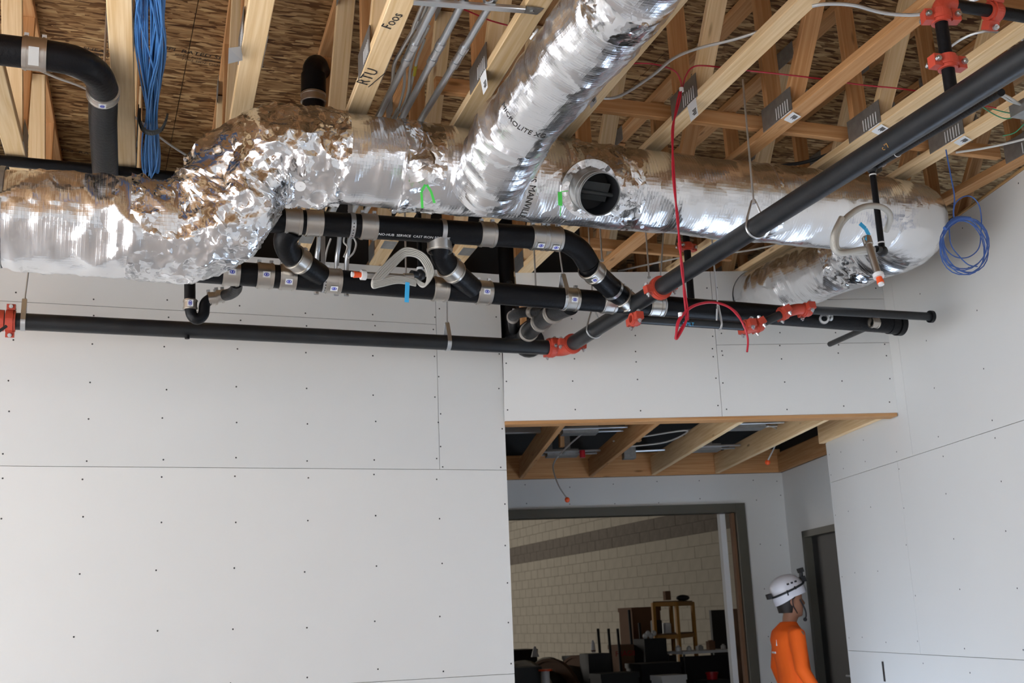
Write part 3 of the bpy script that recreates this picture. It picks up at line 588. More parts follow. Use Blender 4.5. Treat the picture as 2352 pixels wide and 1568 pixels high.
def grooved(par, c, d, r, nm='grooved_coupling', tilt=0, label=None):
    """red two-piece grooved coupling: housing ring, ears, bolts"""
    d = V(d).normalized(); c = V(c); g = G(); ring(g, c, d, r-.001, r+.011, .048, 28); ring(g, c, d, r+.008, r+.016, .026, 28)
    up = (Z-d*Z.dot(d)); up = up.normalized() if up.length > .1 else V((.5, -.86, 0)); sd = d.cross(up); e = (sd*math.cos(tilt)+up*math.sin(tilt)); f = d.cross(e)
    for s in (-1, 1): box(g, (-.021, -.021, -.016), (.021, .021, .018), lambda x, y, z, s=s: c+e*s*(r+.026)+d*x+f*y*.9+e*z*.9)
    o = obj(nm, g, M['red'], par, False, label=label); g = G()
    for s in (-1, 1):
        g = G(); q = c+e*s*(r+.030); tube(g, [q-f*.034, q-f*.03, q-f*.0299, q-f*.020, q-f*.0199, q+f*.022, q+f*.0221, q+f*.031, q+f*.0311, q+f*.040], [.0055, .0055, .0105, .0105, .0055, .0055, .0105, .0105, .0055, .0055], 8)
        obj('bolt', g, M['zinc'], o)
    return o
PX = V((1, 0, 0)); R3 = .0445
mn = empty('sprinkler_main', (1.1, 6.17, 3.08), 'long black sprinkler main along the left white wall under the foil duct', 'pipe')
obj('pipe', tube(G(), [(-.37, 6.17, 3.125), (2.64, 6.17, 3.123)], R3, 28), M['steelpipe'], mn, True)
grooved(mn, (-.39, 6.17, 3.125), PX, R3, tilt=PI/2-.2, label='red coupling at left edge of frame')
g = G(); tube(g, [(-1.5, 6.17, 3.125), (-.60, 6.17, 3.125), (-.50, 6.17, 3.125), (-.42, 6.17, 3.125)], [R3, R3, .06, .055], 24); obj('tee_fitting', g, M['red'], mn, True)
g = G(); tube(g, spline([(-.55, 6.05, 3.0), (-.46, 6.05, 3.02), (-.40, 6.06, 3.07)], 4), .008, 8); obj('hose_tail', g, M['rubber'], mn, True)
obj('plug', tube(G(), [at(430, 769, Y=6.13), at(430, 778, Y=6.13)], .013, 12), M['iron'], mn)
dg = empty('sprinkler_cross_main', (2.65, 3.6, 3.08), 'thick black main running diagonally toward the upper right corner', 'pipe')
DL = lambda y: V((2.70-(6.05-y)*.026, y, 3.12)); DD = (DL(1)-DL(2)).normalized()
obj('pipe', tube(G(), [DL(6.05), DL(4.86)], R3, 32), M['steelpipe'], dg, True); obj('pipe', tube(G(), [DL(4.84), DL(.6)], R3, 40), M['steelpipe'], dg, True)
grooved(dg, DL(4.85), DD, R3, tilt=-.15, label='red coupling part way along the pipe')
g = G(); tube(g, [(2.60, 6.17, 3.123)]+spline([(2.63, 6.17, 3.123), (2.675, 6.155, 3.122), (2.695, 6.12, 3.121), DL(6.06)], 4), R3+.006, 24); obj('grooved_elbow', g, M['red'], dg, True)
grooved(dg, (2.615, 6.17, 3.123), PX, R3, tilt=.3); grooved(dg, DL(6.04), DD, R3, tilt=.1)
g = G()
for px, py in ((2140, 262), (2150, 272), (1996, 351)):
    c = at(px, py, Y=DL(2.9).y); 
text_on('paint_marks', "c '7", .026, DL(3.02)+V((-.030, 0, -.033)), DD, V((-.67, 0, -.74)), M['yel'], dg)
# riser from the diagonal main to the high branch
rs = empty('sprinkler_riser', (2.63, 2.72, 3.16), 'short black riser with red couplings at the upper right corner', 'pipe')
rb = V((2.632, 2.71, 3.15))
obj('pipe', tube(G(), [rb, rb+Z*.31], .0215, 20), M['iron'], rs, True); grooved(rs, rb+Z*.125, Z, .0215, tilt=.6, label='red coupling half way up the riser'); grooved(rs, rb+Z*.295, Z, .0215, tilt=.8)
top = rb+Z*.315; g = G(); tube(g, spline([top-Z*.02, top, top+V((.02, 0, .03)), top+V((.06, 0, .035))], 4), .029, 20); obj('grooved_elbow', g, M['red'], rs, True)
obj('pipe', tube(G(), [top+V((.05, 0, .035)), top+V((.6, -.01, .04))], .0215, 20), M['iron'], rs, True); grooved(rs, top+V((.235, 0, .037)), PX, .0215, tilt=1.1)
# small pipe strapped under the diagonal main
sp = empty('small_branch_pipe', (3.2, 3.7, 3.1), 'thin black sprinkler drop with pale bands beside the right end of the foil duct', 'pipe')
e0 = at(2003, 388, Y=3.98); q0 = at(2022, 574, Y=3.98); e1 = at(2062, 352, Y=3.75); e2 = at(2300, 212, Y=2.75)
g = G(); tube(g, [e2, e1, e0+V((.02, -.02, .01))], .0135, 14); tube(g, [e0, V((e0.x, 3.98, q0.z))], .0145, 14); obj('pipe', g, M['iron'], sp, True)
g = G(); sphere(g, e0, .023, 12, 8); sphere(g, V((e0.x, 3.98, q0.z-.005)), .026, 12, 8); tube(g, [V((e0.x, 3.98, q0.z)), V((e0.x-.05, 3.96, q0.z-.005))], .016, 12); obj('threaded_elbow', g, M['steelpipe'], sp, True)
g = G()
for c, d in ((e0+V((.035, -.035, .018)), e1-e0), (e1, e2-e1), (e0-Z*.03, Z), (V((e0.x, 3.98, q0.z+.035)), Z)): ring(g, c, d, .0148, .0168, .006, 16)
obj('thread_sealant', g, M['white'], sp, True)
def flexdrop(lab, hose, body, cap_r, tape, basecol='braid', r=.0135):
    f = empty('sprinkler_hose_assembly', body[0], lab, 'hose')
    for h in hose: obj('braided_hose', tube(G(), spline(h, 8), r, 12), M[basecol], f, True)
    a, b = V(body[0]), V(body[1]); d = (b-a).normalized(); L = (b-a).length
    g = G(); tube(g, [a, a+d*L*.16, a+d*L*.17, a+d*L*.80], [.021, .021, .016, .016], 14); obj('reducer_tube', g, M['band'], f, True)
    g = G(); tube(g, [a+d*L*.80, a+d*L*.88], .024, 16); tube(g, [b-d*.002, b+d*.010], .013, 12); obj('white_collar', g, M['white'], f, True)
    g = G(); tube(g, [a+d*L*.88, b], [.013, .016], 10); obj('sprinkler_cap', g, M['orange'], f, True, label='orange protective cap')
    if tape:
        g = G()
        for s, e in zip(tape, tape[1:]): beam(g, s, e, .021, .0012, up=V((0, 1, 0)), ch=.0003)
        obj('blue_tag_tape', g, M['btape'], f)
    return f
yy = 3.93
flexdrop('grey braided hose loop with orange cap at the right end of the foil duct', [[at(2005, 572, Y=3.96), at(1990, 578, Y=3.92), at(1930, 576, Y=3.88), at(1920, 548, Y=3.86), at(1935, 510, Y=3.86), at(1975, 478, Y=3.88), at(2015, 473, Y=3.9), at(2040, 486, Y=3.93), at(2044, 505, Y=3.96), at(2035, 530, Y=4.02)],
    [at(2005, 578, Y=3.96), at(1985, 572, Y=3.90), at(1925, 580, Y=3.86), at(1914, 545, Y=3.84), at(1933, 500, Y=3.84)]], (at(1990, 545, Y=3.90), at(2023, 650, Y=3.84)), .02, [at(1975, 513, Y=3.89), at(1988, 525, Y=3.885), at(1996, 540, Y=3.885), at(1990, 552, Y=3.88)])
hs = []
for i in range(5):
    o = (i-2)*3.8
    hs.append([at(953, 640+o*.1, Y=4.98), at(975-o*.3, 655+o*.4, Y=4.96), at(988+o*.9, 625, Y=4.95), at(970+o*.9, 590-o*.5, Y=4.95), at(937, 578-o*1.1, Y=4.95), at(915-o*.9, 590-o*.7, Y=4.95), at(870-o*1.1, 636-o*.4, Y=4.93), at(856, 652+o*.9, Y=4.92), at(875, 650+o*.9, Y=4.93), at(915, 642+o*.9, Y=4.95), at(955, 650+o*.7, Y=4.97)])
flexdrop('coiled pale braided hose with orange cap and blue tape under the foil duct', hs, (at(948, 638, Y=5.0), at(812, 630, Y=4.97)), .02, [at(936, 648, Y=4.93), at(934, 694, Y=4.93)], r=.0056)
dp = empty('sprinkler_drop_pipe', at(962, 640, Y=5.02), 'short vertical black drop pipe above the coiled hose', 'pipe')
a = at(963, 540, Y=5.03); b = at(963, 628, Y=5.03); b.x = a.x
g = G(); tube(g, [a+Z*.5, b], .0125, 12); obj('pipe', g, M['iron'], dp, True)
g = G(); sphere(g, b-Z*.008, .027, 12, 8); tube(g, [b-Z*.01, b-Z*.01-V((.05, .02, 0))], .018, 12); obj('threaded_elbow', g, M['steelpipe'], dp, True); obj('thread_sealant', ring(G(), b+Z*.024, Z, .0128, .0165, .012, 16), M['white'], dp, True)
# waste piping
RW = .0565
pm = empty('lower_waste_pipe', (2.3, 5.2, 3.07), 'lower black cast-iron waste pipe crossing in front of both white walls', 'pipe')
PM = lambda x: V((x, 5.2, 3.158-(x-.55)*.0112)); PMD = (PM(1)-PM(0)).normalized()
obj('pipe', tube(G(), [PM(.36), PM(4.38)], RW, 32), M['iron'], pm, True)
g = G(); ring(g, PM(4.41), PMD, RW-.006, RW+.010, .035, 28); ring(g, PM(4.36), PMD, RW-.001, RW+.004, .05, 28); tube(g, [PM(4.395), PM(4.40)], RW-.004, 24); obj('pipe_end_hub', g, M['iron'], pm, True)
for px, st in ((530, .1), (608, .1), (660, -.35), (764, -.75), (1010, None), (1110, .1), (1309, .0), (1395, None), (1500, None)): nohub(pm, PM(at(px, 640, Y=5.2).x if px < 700 else at(px, 680, Y=5.2).x), PMD, RW, sticker=st)
pu = empty('upper_waste_pipe', (1.4, 4.88, 3.27), 'upper black cast-iron waste pipe hung tight under the foil duct', 'pipe')
PU = lambda x: V((x, 4.88, 3.318+(x-.75)*.019)); PUD = (PU(1)-PU(0)).normalized()
g = G(); tube(g, [PU(.45), PU(2.10)]+spline([PU(2.12), PU(2.19)+V((0, .01, -.01)), V((2.27, 4.92, 3.305)), V((2.33, 4.96, 3.255))], 4), RW, 32); obj('pipe', g, M['iron'], pu, True)
for px, st in ((672, None), (720, None), (845, None), (1118, None), (1235, -.8), (1270, -.95)): nohub(pu, PU(at(px, 515 if px < 900 else 545, Y=4.88).x), PUD, RW, sticker=st)
p2 = V((2.36, 4.985, 3.23)); p3 = V((2.66, 5.2, 3.135))
g = G(); tube(g, [V((2.33, 4.96, 3.255)), p2, p3], RW, 32); obj('pipe', g, M['iron'], pu, True); nohub(pu, p2, p3-p2, RW, sticker=-.9); nohub(pu, p2.lerp(p3, .86), p3-p2, RW)
s4 = p2.lerp(p3, .55); ring(g := G(), s4, p3-p2, RW+.001, RW+.003, .02, 28); obj('support_strap', g, M['zinc'], pu, True)
text_on('pipe_lettering', 'NO-HUB  SERVICE  CAST IRON SOIL PIPE', .019, PU(1.22)+V((0, -.030, -.0485)), PUD, V((0, -.53, -.85)), M['paper'], pu)
text_on('pipe_lettering', 'NO-HUB CAST IRON', .022, p2.lerp(p3, .12)+V((-.02, -.052, -.022)), p3-p2, V((-.35, -.9, -.3)), M['paper'], pu)
def drop(par, pts, b0, b1):
    obj('wye_branch', tube(G(), spline(pts, 6), RW*.96, 26), M['iron'], par, True)
    nohub(par, b0, V(b1)-V(b0), RW*.97)
a = at(655, 552, Y=4.95); b = at(668, 585, Y=5.02); c = at(735, 632, Y=5.17)
drop(pu, [PU(a.x+.02)+V((0, .02, -.03)), a, b, b.lerp(c, .5), c], b.lerp(c, .22), c)
a = at(1012, 578, Y=4.97); b = at(1030, 612, Y=5.03); c = at(1085, 662, Y=5.17)
drop(pu, [PU(a.x)+V((0, .02, -.03)), a, b, b.lerp(c, .5), c], b.lerp(c, .12), c)
nohub(pu, V((PU(1.53).x, 4.90, 3.275)), Z, RW*.97)
# drum trap at left
tp = empty('waste_trap', at(455, 738, Y=5.5), 'black P-trap with shiny clamps hanging below the duct elbow', 'pipe trap')
yv = 5.5; A = lambda x, y, Y=yv: at(x, y, Y=Y)
g = G(); tube(g, [A(436, 560), A(436, 690)]+spline([A(437, 700), A(440, 722), A(453, 733), A(467, 722), A(470, 700), A(478, 690), A(492, 683)], 5), .027, 18); obj('trap_pipe', g, M['iron'], tp, True)
nohub(tp, A(437, 700), Z, .028, .05, sticker=0)
for (x, y, L) in ((488, 685, .045), (505, 680, .04)): nohub(tp, A(x, y), V((1, 0, .15)), .027, L)
g = G(); tube(g, spline([A(515, 678), A(530, 674, 5.4), A(542, 664, 5.3), A(543, 650, 5.22)], 5), .028, 16); obj('trap_arm', g, M['iron'], tp, True)
# stack and fittings entering the notch of the header
st = empty('wall_stack', HF(.79, 7.12, 2.78), 'dark vertical stack standing behind the notch between the two white walls', 'pipe')
g = G(); tube(g, [HF(.79, 7.12, 2.78), HF(.79, 7.12, 4.45)], .052, 20); tube(g, spline([HF(.79, 7.1, 3.28), HF(.84, 7.0, 3.30), HF(.93, 6.8, 3.33)], 4), .045, 16); obj('stack_pipe', g, M['iron'], st, True)
for z in (3.22, 3.40, 3.60, 3.66): sphere(g := G(), HF(.80, 7.06, z), .022, 10, 8); obj('cleanout_plug', g, M['steelpipe'], st, True)
nt2 = empty('notch_waste_fittings', at(1200, 770, Y=6.3), 'cluster of black elbows and steel clamps entering the notch in the white wall', 'pipe fittings')
w1 = [at(1310, 702, Y=5.22), at(1272, 718, Y=5.45), at(1243, 738, Y=5.75), at(1215, 762, Y=6.1), HF(.86, 7.03, 3.27)]
obj('waste_elbow', tube(G(), spline(w1, 6), .050, 20), M['iron'], nt2, True)
for f, w0 in ((0, 1), (1, 2), (2, 3)): nohub(nt2, w1[w0], w1[w0+1]-w1[w0], .050, .06)
w2 = [at(1252, 716, Y=5.6), at(1225, 716, Y=5.75), at(1195, 718, Y=5.9), at(1178, 728, Y=6.1), HF(.80, 6.95, 3.32)]
obj('vent_elbow', tube(G(), spline(w2, 6), .030, 16), M['iron'], nt2, True)
nohub(nt2, w2[1], w2[1]-w2[0], .030, .05); nohub(nt2, w2[3], w2[4]-w2[3], .030, .045)
g = G(); tube(g, [HF(.9, 6.97, 3.25), HF(.9, 7.2, 3.25)], .10, 20); obj('stub_collar', g, M['rubber'], nt2, True)
# vent stack up at the sheathing
vs_ = empty('roof_vent_stack', (.985, 5.25, 3.9), 'dark vent pipe with elbow rising to the sheathing behind the duct', 'pipe')
vx = at(720, 200, Y=5.25).x; g = G(); tube(g, [(vx, 5.25, 3.75), (vx, 5.25, 4.20)], RW, 24); obj('pipe', g, M['iron'], vs_, True)
g = G(); tube(g, [(vx, 5.25, 4.15), (vx, 5.25, 4.25)], RW+.006, 24); tube(g, spline([(vx, 5.25, 4.22), (vx, 5.26, 4.29), (vx+.04, 5.34, 4.35), (vx+.12, 5.6, 4.38)], 4), RW-.004, 20); obj('hub_elbow', g, M['iron'], vs_, True)
nohub(vs_, (vx, 5.25, 4.12), Z, RW, .05)
# big waste pipe under the trusses, upper left
bw = empty('overhead_waste_pipe', (-.1, 4.3, 3.59), 'big black waste pipe turning back toward the duct at upper left', 'pipe')
bwp = [(-2.6, 4.2, 3.645), (-.30, 4.2, 3.645)]+spline([(-.20, 4.2, 3.645), (-.10, 4.22, 3.645), (-.03, 4.30, 3.645), (0, 4.42, 3.645)], 5)+[(.005, 4.7, 3.63), (.035, 5.4, 3.60), (.06, 6.5, 3.585)]
obj('pipe', tube(G(), bwp, .0575, 30), M['iron'], bw, True)
nohub(bw, (-.245, 4.2, 3.645), PX, .0575, .085); nohub(bw, (0, 4.45, 3.645), (0, 1, 0), .0575, .06, sticker=-.1)
g = G(); box(g, (-.018, -.034, 0), (.018, .034, .001), lambda x, y, z: V((-.245, 4.2, 3.645))+V((x, 0, 0))+V((0, -.55, .83))*y+V((0, -.83, -.55))*(.0665+z)); obj('paper_wrap', g, M['mc'], bw)
ring(g := G(), (.032, 5.32, 3.603), (0, 1, 0), .058, .061, .022, 30); obj('support_strap', g, M['zinc'], bw, True)
g = G(); tube(g, [(-3.7, 5.41, 3.688), (.55, 5.39, 3.688), (1.2, 5.38, 3.688)], .026, 20); obj('thin_drain_pipe', g, M['iron'], label='thin black pipe crossing behind the blue cables above the low duct', cat='pipe', smooth=True)
# small sprinkler lines in front of the header
lo = empty('lower_branch_line', at(1600, 742, Y=5.9), 'thin black branch line with red fittings below the diagonal main', 'pipe')
q = [at(1458, 733, Y=5.06), at(1712, 750, Y=5.06)]; obj('pipe', tube(G(), q, .0225, 18), M['steelpipe'], lo, True)
grooved(lo, q[0], q[1]-q[0], .0205, tilt=.15, label='red coupling at the left end'); grooved(lo, at(1716, 750, Y=5.06), q[1]-q[0], .0225, tilt=.2); e0 = at(1732, 751, Y=5.06); e1 = at(1805, 716, Y=5.04)
obj('grooved_elbow', tube(G(), spline([q[1], e0, e0.lerp(e1, .15)], 4), .029, 16), M['red'], lo, True); grooved(lo, e0.lerp(e1, .12), e1-e0, .0225, tilt=.2)
obj('pipe', tube(G(), [e0.lerp(e1, .1), e1], .0225, 18), M['steelpipe'], lo, True); grooved(lo, e0.lerp(e1, .92), e1-e0, .0225, tilt=.2)
e2 = at(1830, 710, Y=5.03); obj('grooved_elbow', tube(G(), spline([e0.lerp(e1, .93), e1, e2, at(1848, 710, Y=5.02)], 4), .031, 16), M['red'], lo, True)
rgt = at(2138, 727, Y=5.0); grooved(lo, at(1852, 711, Y=5.02), rgt-e2, .0225, tilt=.2); obj('pipe', tube(G(), [e2, rgt], .0235, 18), M['steelpipe'], lo, True)
g = G(); ring(g, rgt, rgt-e2, .022, .035, .02, 20); tube(g, [rgt, rgt+V((.01, 0, 0))], .022, 16); obj('end_cap', g, M['iron'], lo, True)
text_on('pipe_mark', 'S PILT', .026, at(1568, 747, Y=5.034), q[1]-q[0], V((0, -1, -.1)), M['btape'], lo)
up = empty('riser_behind_main', at(1580, 600, Y=5.7), 'short vertical pipe with red coupling behind the diagonal main', 'pipe')
a = at(1574, 520, Y=5.75); b = at(1580, 735, Y=5.75); obj('pipe', tube(G(), [a+Z*.3, a, V((a.x+.0, 5.75, b.z))], .022, 16), M['iron'], up, True); grooved(up, V((a.x, 5.75, at(1578, 567, Y=5.75).z)), Z, .022, tilt=.3)
tl = empty('wall_stub_pipe', at(1950, 770, Y=5.3), 'short thin black pipe angling down-left from the lower waste pipe', 'pipe')
a = at(2010, 744, Y=5.13); b = at(1906, 790, Y=5.9); obj('pipe', tube(G(), [a, b], .017, 14), M['iron'], tl, True); nohub(tl, at(2008, 741, Y=5.12), PMD, .024, .05)
g = G(); c = at(1893, 732, Y=5.11); ring(g, c, V((-.6, -1, -.1)), .017, .028, .03, 18); ring(g, c+V((.04, 0, .01)), V((1, 0, 0)), .014, .02, .015, 14); obj('cleanout_clamp', g, M['zinc'], tl, True)
# hangers
def hanger(lab, top, c, d, r, kind='loop', rr=.0045):
    h = empty('pipe_hanger', c, lab, 'hanger', 'threaded rod hangers for the pipes'); c = V(c); top = V(top); d = V(d).normalized(); up_ = (Z-d*Z.dot(d)).normalized(); s = d.cross(up_)
    hh = r+.075
    obj('threaded_rod', tube(G(), [top, c+up_*hh], rr, 8), M['zinc'], h, True)
    pts = [c+s*math.cos(th)*(r+.003)+up_*math.sin(th)*(r+.003) for th in [PI+PI*i/14 for i in range(15)]]
    loop = [c+up_*(hh)-s*.008]+[c-s*(r*.9)+up_*.035]+pts+[c+s*(r*.9)+up_*.035]+[c+up_*(hh)+s*.008]+[c+up_*(hh)-s*.008]
    g = G()
    if kind == 'loop': tube(g, loop, .0055, 8)
    else:
        for a, b in zip(loop, loop[1:]): 
            if (b-a).length > .001: beam(g, a, b, .024, .003, up=d.cross(b-a), ch=.0005)
    obj('hanger_loop', g, M['zinc'], h, kind == 'loop')
    g = G(); tube(g, [c+up_*(hh-.012), c+up_*(hh+.006)], .010, 6); obj('nut', g, M['zinc'], h); return h
hanger('ring hanger on the diagonal main in front of the foil duct', at(1706, 182, Y=DL(3.93).y), DL(3.93), DD, R3)
hanger('ring hanger on the diagonal main near its lower red elbow', DL(5.70)+Z*.62, DL(5.70), DD, R3)
hanger('strap hanger on the long wall main near the white wall joint', (1.97, 6.17, 3.74), (1.96, 6.17, 3.1235), PX, R3, 'strap')
hanger('strap hanger beside the red coupling at the left edge', (-.30, 6.17, 3.74), (-.33, 6.17, 3.125), PX, R3, 'strap')
hanger('clevis hanger on the lower waste pipe right of the notch', (2.25, 5.2, 3.73), PM(2.29), PMD, RW, 'strap')
hanger('ring hanger on the lower waste pipe right of the red wire', PM(2.93)+Z*.6, PM(2.86), PMD, RW)
hanger('ring hanger on the thin branch line under the red wire', at(1652, 745, Y=5.06)+Z*.65, at(1652, 745, Y=5.06), PX, .0225)
for lab, a, b, Y in (('bare threaded rod hanging behind the pipes left of the red wire', (1484, 540), (1500, 640), 5.6), ('bare threaded rod above the lower waste pipe, behind the curved pipe bend', (1378, 520), (1381, 600), 5.3), ('thin threaded rod beside the big black pipe at upper left', (247, 0), (240, 150), 4.45), ('thin threaded rod above the coiled hose', (931, 545), (932, 640), 5.35), ('thin threaded rod in front of the header notch', (1228, 600), (1230, 665), 5.4)):
    a = at(*a, Y=Y); b = at(*b, Y=Y); b.x = a.x; g = G(); tube(g, [a+Z*(.35 if Y > 5 else 0), b], .005, 8); tube(g, [b, b+Z*.012], .010, 6); obj('threaded_rod', g, M['zinc'], label=lab, cat='rod', group='loose threaded rods')
for lab, x, c, r in (('perforated strap around the upper waste pipe', at(807, 512, Y=4.88).x, PU, RW), ('perforated strap dropping around the lower waste pipe', at(744, 645, Y=5.2).x, PM, RW), ('plain strap around the upper waste pipe above the second wye', at(1015, 528, Y=4.88).x, PU, RW), ('plain strap between two clamps at the right end of the upper waste pipe', at(1252, 547, Y=4.88).x, PU, RW), ('pale strap around the lower waste pipe beside the diagonal main', at(1515, 705, Y=5.2).x, PM, RW)):
    t = empty('pipe_strap', c(x), lab, 'strap', 'galvanized straps around the waste pipes'); g = G(); ring(g, c(x), PX, r+.001, r+.0035, .022, 30); obj('strap_band', g, M['zinc'], t, True)
    if 'perforated' in lab:
        g = G()
        for k in range(12):
            th = -PI/2-1.4+k*.26; n = V((0, math.cos(th), math.sin(th))); q = n.cross(PX); cc_ = c(x)+n*(r+.004); g.add([cc_+PX*math.cos(i*PI/3)*.0035+q*math.sin(i*PI/3)*.0035 for i in range(6)], [tuple(range(6))])
        obj('strap_holes', g, M['ink'], t, kind='stuff', fix=False)
        g = G(); box(g, (x-.011, c(x).y+.02, c(x).z+RW), (x+.011, c(x).y+.022, 3.72)); obj('strap_tail', g, M['zinc'], t)
# ================================================================== CABLES AND CONDUITS
random.seed(21)
bc = empty('cable_bundle', (.2, 4.8, 3.68), 'thick bundle of blue data cables hanging beside the truss at upper left', 'cables')
for i in range(44):
    ph = random.uniform(0, 2*PI); rr = math.sqrt(random.random()); tw = random.uniform(-1.6, 1.6); pts = []
    for j, y in enumerate((2.4, 3.0, 3.5, 3.85, 4.15, 4.45, 4.68, 4.83, 4.98, 5.25, 5.6, 6.2)):
        if y < 4.75: wd = .060*(1-max(0, (y-4.2))/.9); sag = .012*math.sin((y-3)*1.6)
        else: wd = .046*min(1, .55+abs(y-4.83)*1.4); sag = 0
        wd = max(.026, wd)
        a = ph+tw*(y-4)*1.5+.5*math.sin(y*3+ph*3); cx = .06+(y-2.4)*.0585 if y < 4.9 else .206+(y-4.9)*.045
        pts.append(V((cx+math.cos(a)*rr*wd*1.05, y, 3.70+sag+math.sin(a)*rr*wd*.75+(.0 if y < 4.85 else -.004))))
    obj('data_cable', tube(G(), spline(pts, 4), .0034, 7), M['bcab'], bc, True)
jh = empty('cable_hook', (.17, 4.83, 3.66), 'dark J-shaped hook cradling the blue cable bundle', 'hook'); g = G()
pts = spline([(.155, 4.83, 3.76), (.157, 4.83, 3.70), (.175, 4.82, 3.660), (.21, 4.81, 3.648), (.245, 4.80, 3.664), (.262, 4.79, 3.70), (.268, 4.79, 3.73)], 4)
for a, b in zip(pts, pts[1:]): beam(g, a, b, .035, .009, up=V((b-a).cross(V((0, 1, 0)))), ch=.0005)
obj('hook_cradle', g, M['grey'], jh); g = G(); box(g, (.146, 4.80, 3.60), (.150, 4.87, 3.77)); obj('hook_plate', g, M['grey'], jh)
# conduits
cg = 'steel conduits over the trusses'
for lab, a, b in (('left steel conduit of three beside the handwritten truss', (1003, 0), (868, 270)), ('middle steel conduit of the three', (1066, 0), (925, 268)), ('right steel conduit of the three next to the foil branch', (1133, 0), (965, 278))):
    p = at(*a, z=3.735); q = at(*b, z=3.735); d = (q-p)/(q.y-p.y); c = empty('conduit', p, lab, 'conduit')
    e = p+d*(6.2-p.y); g = G(); tube(g, [p+d*(-5.5)]+[e]+spline([e, e+V((.02, .12, -.02)), e+V((.02, .18, -.10)), e+V((.02, .19, -.30))], 4)[1:], .0145, 14); obj('tube', g, M['emt'], c, True)
    g = G(); s = p+d*(3.62+(.28 if 'left' in lab else .25)-p.y)
    for k in (0, .13): ring(g, s+d*k, d, .0145, .0195, .045, 16)
    ring(g, s+d*.065, d, .0145, .0175, .07, 16)
    obj('compression_coupling', g, M['zinc'], c, True)
su = empty('strut_channel', at(1100, 14, z=3.708), 'short galvanized strut carrying the three conduits, bolted to a truss', 'strut')
a = at(950, 3, z=3.708); b = at(1205, 22, z=3.708); g = G(); beam(g, a, b, .032, .016); obj('channel', g, M['zinc'], su)
g = G(); c = at(1222, 24, z=3.712); beam(g, b, c+(c-b)*1.1, .05, .004); tube(g, [c, c-Z*.008], .008, 6); obj('end_bracket', g, M['galv'], su)
for px in (993, 1056, 1122):
    c = at(px, 8, z=3.715); g = G(); ring(g, c+Z*.016, CDIR, .015, .019, .02, 14); obj('conduit_clamp', g, M['zinc'], su, True)
for i, (lab, pts) in enumerate((('outer armored cable curving left beside the conduits', [(975, 0), (962, 45), (925, 110), (905, 150), (900, 200), (880, 250), (862, 275)]), ('second pale cable weaving behind the left conduit', [(984, 0), (978, 40), (945, 95), (930, 140), (928, 200), (915, 250), (900, 275)]),
        ('third pale cable weaving behind the left conduit', [(990, 0), (985, 60), (955, 115), (942, 160), (938, 210), (920, 255), (905, 278)]), ('yellow-banded pale cable between the left and middle conduits', [(995, 10), (975, 90), (960, 130), (950, 170), (940, 215), (925, 262), (915, 280)]))):
    g = G(); P_ = [at(x, y, z=3.765+.008*i) for x, y in pts]; P_ = [P_[0]-CDIR*2.5]+P_+[P_[-1]+CDIR*1.2]; tube(g, spline(P_, 5), .0062 if i else .008, 8); o = obj('pale_cable', g, M['mc'] if i == 0 else M['nm'], label=lab, cat='cable', smooth=True)
    if i == 3:
        y_ = mat('yellow_band', (.6, .5, .04), .6); obj('yellow_band', tube(G(), [at(955, 150, z=3.789), at(951, 172, z=3.789)], .0078, 8), y_, o)
def cable(name, lab, pts, m, r=.0045, k=6, group=None): return obj(name, tube(G(), spline(pts, k), r, 8), M[m], label=lab, cat='cable', smooth=True, group=group)
W = lambda L, z=None, Y=None: [at(x, y, z=z, Y=Y) for x, y in L]
cable('armored_cable', 'silver armored cable sagging from the foil branch up to the reddish truss', W([(1350, 218), (1400, 226), (1440, 212), (1500, 172), (1545, 135), (1600, 112), (1680, 92), (1735, 75), (1800, 50)], z=3.76), 'mc', .0065)
cable('armored_cable', 'silver armored cable waving along the top right corner', W([(1865, 14), (1900, 9), (1960, 12), (2020, 28), (2070, 34), (2120, 32), (2180, 16), (2230, 2), (2300, -20)], z=3.70), 'mc', .0070)
cable('armored_cable', 'short armored cable arc behind the upper right riser', W([(2180, 110), (2205, 92), (2235, 78), (2270, 72), (2310, 78), (2360, 95)], z=3.79), 'mc', .0055)
cable('armored_cable', 'armored cable crossing low under the elbow of the big black pipe', W([(-20, 135), (60, 150), (130, 178), (200, 205), (300, 262), (380, 325), (450, 370)], z=3.78), 'mc', .0055)
cable('armored_cable', 'armored cable slanting down behind the black pipe elbow', W([(90, 150), (140, 165), (200, 190), (260, 230)], z=3.80), 'mc', .0045)
cable('pale_cable', 'white cable drooping right of the last paper tag', W([(2195, 350), (2250, 342), (2310, 330), (2370, 315)], z=3.72), 'nm', .006)
cable('pale_cable', 'white cable running between the header and the trusses behind the diagonal main', W([(1420, 622), (1500, 605), (1600, 585), (1700, 578), (1800, 558), (1870, 540)], z=3.78), 'nm', .006)
cable('dark_cable', 'dark cable passing low through the trusses above the end of the foil duct', W([(1760, 385), (1850, 372), (1930, 345), (1990, 328)], z=3.78), 'rubber', .010)
rw = 'red alarm wires at the truss plates'
cable('red_wire', 'red wire strung leftward along the truss tops to the foil branch', W([(1565, 200), (1563, 185), (1548, 162), (1500, 147), (1440, 146), (1380, 150)], z=3.78), 'rcab', .0035)
cable('red_wire', 'long red wire strung rightward through the trusses', W([(1568, 200), (1575, 175), (1590, 155), (1620, 151), (1700, 160), (1800, 171), (1900, 183), (1980, 195), (2100, 208), (2260, 240)], z=3.79), 'rcab', .0035)
cable('red_wire', 'thin red wire crossing behind the conduits at the top', W([(990, 5), (1060, 20), (1120, 45), (1165, 58)], z=3.85), 'rcab', .0032)
cable('red_wire', 'red wire stub near the junction box at right edge', W([(2240, 236), (2262, 243), (2300, 250)], z=3.75), 'rcab', .003)
